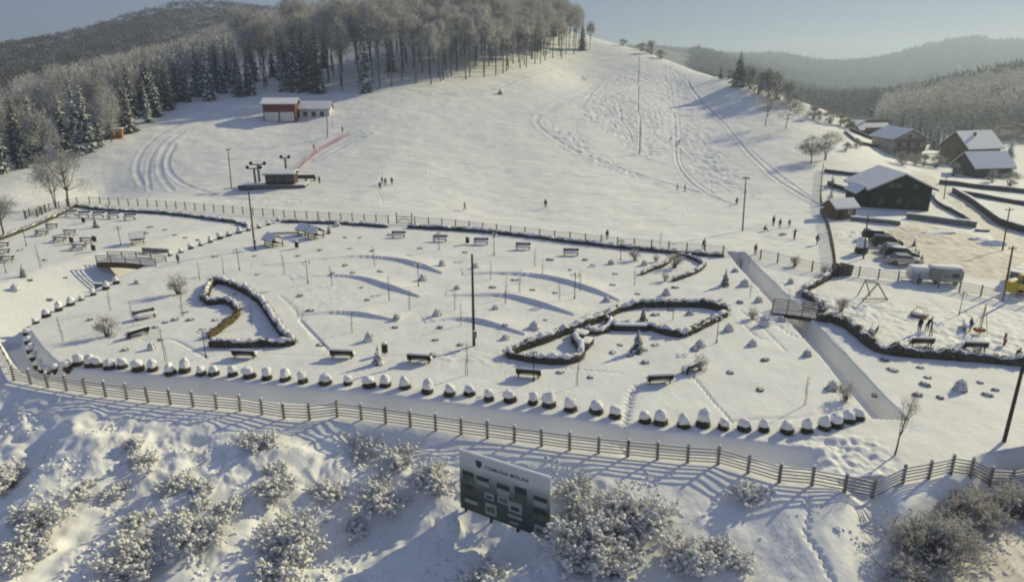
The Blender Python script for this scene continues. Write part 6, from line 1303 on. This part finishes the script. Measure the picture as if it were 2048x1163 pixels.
# ------------------------------------------------------------------ frosted shrubs on the bank below the fence
SH = [((30,968),1.9,1.2,2200,.75,'low pale shrub at the left frame edge below the fence','twig_brown'),((262,938),1.5,.7,1300,.45,'low dark-stemmed shrub lying across the bank below the left fence','twig_brown'),((100,1040),1.6,1.9,2600,.8,'snow-laden shrub on the crease of the left bank','twig_brown'),((60,1120),1.8,1.4,2200,.7,'snowy shrub in the blue shade at the lower left','twig_brown'),
 ((250,1140),2.1,2.0,4200,.78,'large snow-clotted shrub at the lower left of the bank','twig_brown'),((395,1062),2.2,2.0,4600,.82,'bright snow-clotted shrub in the middle of the left bank','twig_brown'),((545,985),1.2,1.3,2400,.4,'dark brown shrub showing bare stems on the bank','twig_brown'),((610,1090),2.3,2.1,5000,.8,'wide snow-clotted shrub left of the billboard shadow','twig_brown'),((560,1150),1.6,1.4,2400,.75,'snowy shrub at the lower frame edge left of the shadow','twig_brown'),
 ((520,885),1.3,1.0,1600,.8,'low snowy shrub right under the front fence','twig_brown'),((718,900),1.4,1.5,2400,.75,'pale brown snowy shrub under the fence left of the billboard','twig_brown'),((800,925),1.4,1.4,2200,.8,'snowy shrub between fence and billboard','twig_brown'),((760,1000),1.9,1.8,4200,.82,'thick snow-clotted shrub just left of the billboard','twig_brown'),((865,960),1.5,1.6,2800,.85,'white lumpy shrub behind the left billboard edge','twig_brown'),
 ((955,1162),1.3,1.2,1300,.6,'sparse frosted shrub in the billboard shadow at the bottom','twig_brown'),((1185,1115),2.6,3.6,13000,.72,'huge snow-clotted shrub right of the billboard','twig_brown'),((1265,1040),2.2,2.6,8000,.75,'large white shrub behind the huge one','twig_brown'),((1375,1130),1.4,2.0,3400,.6,'narrow snowy shrub with a green patch right of the huge one','twig_brown'),((1150,1000),1.3,1.6,2600,.75,'snowy shrub touching the right billboard edge','twig_brown'),
 ((1510,1000),1.2,1.0,1500,.6,'low brownish shrub under the fence bend','twig_brown'),((1470,1130),1.0,.8,1200,.75,'small snowy shrub in the trampled snow','twig_brown'),((1840,1110),2.6,3.2,12000,.30,'big grey-brown frosted shrub over the stream gully','twig_pale'),((1915,1050),2.4,2.3,13000,.32,'widest grey-brown frosted shrub below the right fence','twig_pale'),((2040,1035),2.2,1.9,9000,.34,'grey-brown frosted shrub cut by the right frame edge','twig_pale'),
 ((1790,1150),1.6,1.6,4000,.35,'low frosted shrub at the bottom of the stream gully','twig_pale'),((1240,1150),1.8,1.6,4200,.7,'snow-clotted shrub at the bottom below the huge one','twig_brown'),((660,990),1.0,.9,1500,.75,'small snowy shrub above the wide one','twig_brown'),((455,1010),.9,.5,700,.6,'small dark tuft on the left bank','twig_brown')]
for k in range(26):       # low scrub between the named shrubs
    a, b = random.uniform(0, 1700), random.uniform(880, 1160)
    if b < 790+.115*a+45 or any(abs(a-q[0][0]) < 30 and abs(b-q[0][1]) < 22 for q in SH) or (900 < a < 1120 and b > 960): continue
    SH.append(((a, b), random.uniform(.5, 1.2), random.uniform(.35, .85), random.uniform(500, 1200), .8, 'low frosted scrub on the '+('left' if a < 500 else 'middle' if a < 1120 else 'right')+' part of the bank', 'twig_brown'))
for i, ((a, b), r, h, n, fr, lab, mm) in enumerate(SH):
    p = on(a, b, .05); br = mm == 'twig_brown'
    g = scrub('frosted_shrub', lab, r*1.1, h*(.72 if br else .74), int(n/(62 if br else 55))+8, fr+(.12 if br else .5), m=mm, lump=.09 if br else .055, lumps=4.6 if br else 1.6, twn=6 if br else 9, tw=.024); g.location = p; g.rotation_euler = (0, 0, i)
    if lab.startswith('low frosted scrub on'): g['group'] = 'low scrub on the bank'
# dry stalks and litter poking through the snow of the bank
n = 15000; xs = rng.uniform(-42, 34, n); ys = np.interp(xs, FRONT_W[:,0], FRONT_W[:,1]) - rng.uniform(.8, 17, n)
kp = (vnoise(xs, ys, 2.4, 21) + .5*vnoise(xs, ys, .8, 22) > .17) & (ys > 18); xs = xs[kp]; ys = ys[kp]; zs = ground(xs, ys); n = len(xs)
d = rvec(n)*.8 + np.array([0,0,.7]); d /= np.linalg.norm(d, axis=1)[:,None]
V, F = twig_tris(np.stack([xs, ys, zs-.03], 1), d, rng.uniform(.12, .5, n), rng.uniform(.015, .05, n)); tag(tri_mesh('dry_grass', V, F, 'twig_brown', (rng.random(n) < .35)*.9), 'dry stalks and frosted grass poking through the snow of the bank', 'dry grass', None, 'stuff')
n = 9000; xs = rng.uniform(-42, 34, n); ys = np.interp(xs, FRONT_W[:,0], FRONT_W[:,1]) - rng.uniform(1.2, 18, n)
kp = (vnoise(xs, ys, 1.9, 31) + .5*vnoise(xs, ys, .7, 32) > .22) & (ys > 18); xs = xs[kp]; ys = ys[kp]
V, F = clumps(np.stack([xs, ys, ground(xs, ys)+.02], 1), rng.uniform(.04, .19, len(xs))); tag(tri_mesh('snow_crust', V, F, 'snow', None, None, True), 'broken lumps of snow crust over the low scrub of the bank', 'snow lumps', None, 'stuff')

# ------------------------------------------------------------------ haze
hz_ = bpy.data.meshes.new('haze'); S = (9000, 9000); x0, x1, y0, y1, za, zb = -5200, 5200, -300, 5300, float(min(v for v in [-16.0])), 165.0
hz_.from_pydata([(x0,y0,za),(x1,y0,za),(x1,y1,za),(x0,y1,za),(x0,y0,zb),(x1,y0,zb),(x1,y1,zb),(x0,y1,zb)], [], [(0,3,2,1),(4,5,6,7),(0,1,5,4),(1,2,6,5),(2,3,7,6),(3,0,4,7)])
hm = bpy.data.materials.new('haze'); hm.use_nodes = True; hn = hm.node_tree; hn.nodes.clear(); ho = hn.nodes.new('ShaderNodeOutputMaterial'); hv = hn.nodes.new('ShaderNodeVolumePrincipled'); hn.links.new(hv.outputs[0], ho.inputs['Volume'])
hv.inputs['Color'].default_value = (.64, .78, 1.0, 1); hv.inputs['Density'].default_value = 0.00040; hv.inputs['Anisotropy'].default_value = .35
hz_.materials.append(hm); hob = bpy.data.objects.new('haze', hz_); COL.objects.link(hob); hob['kind'] = 'stuff'
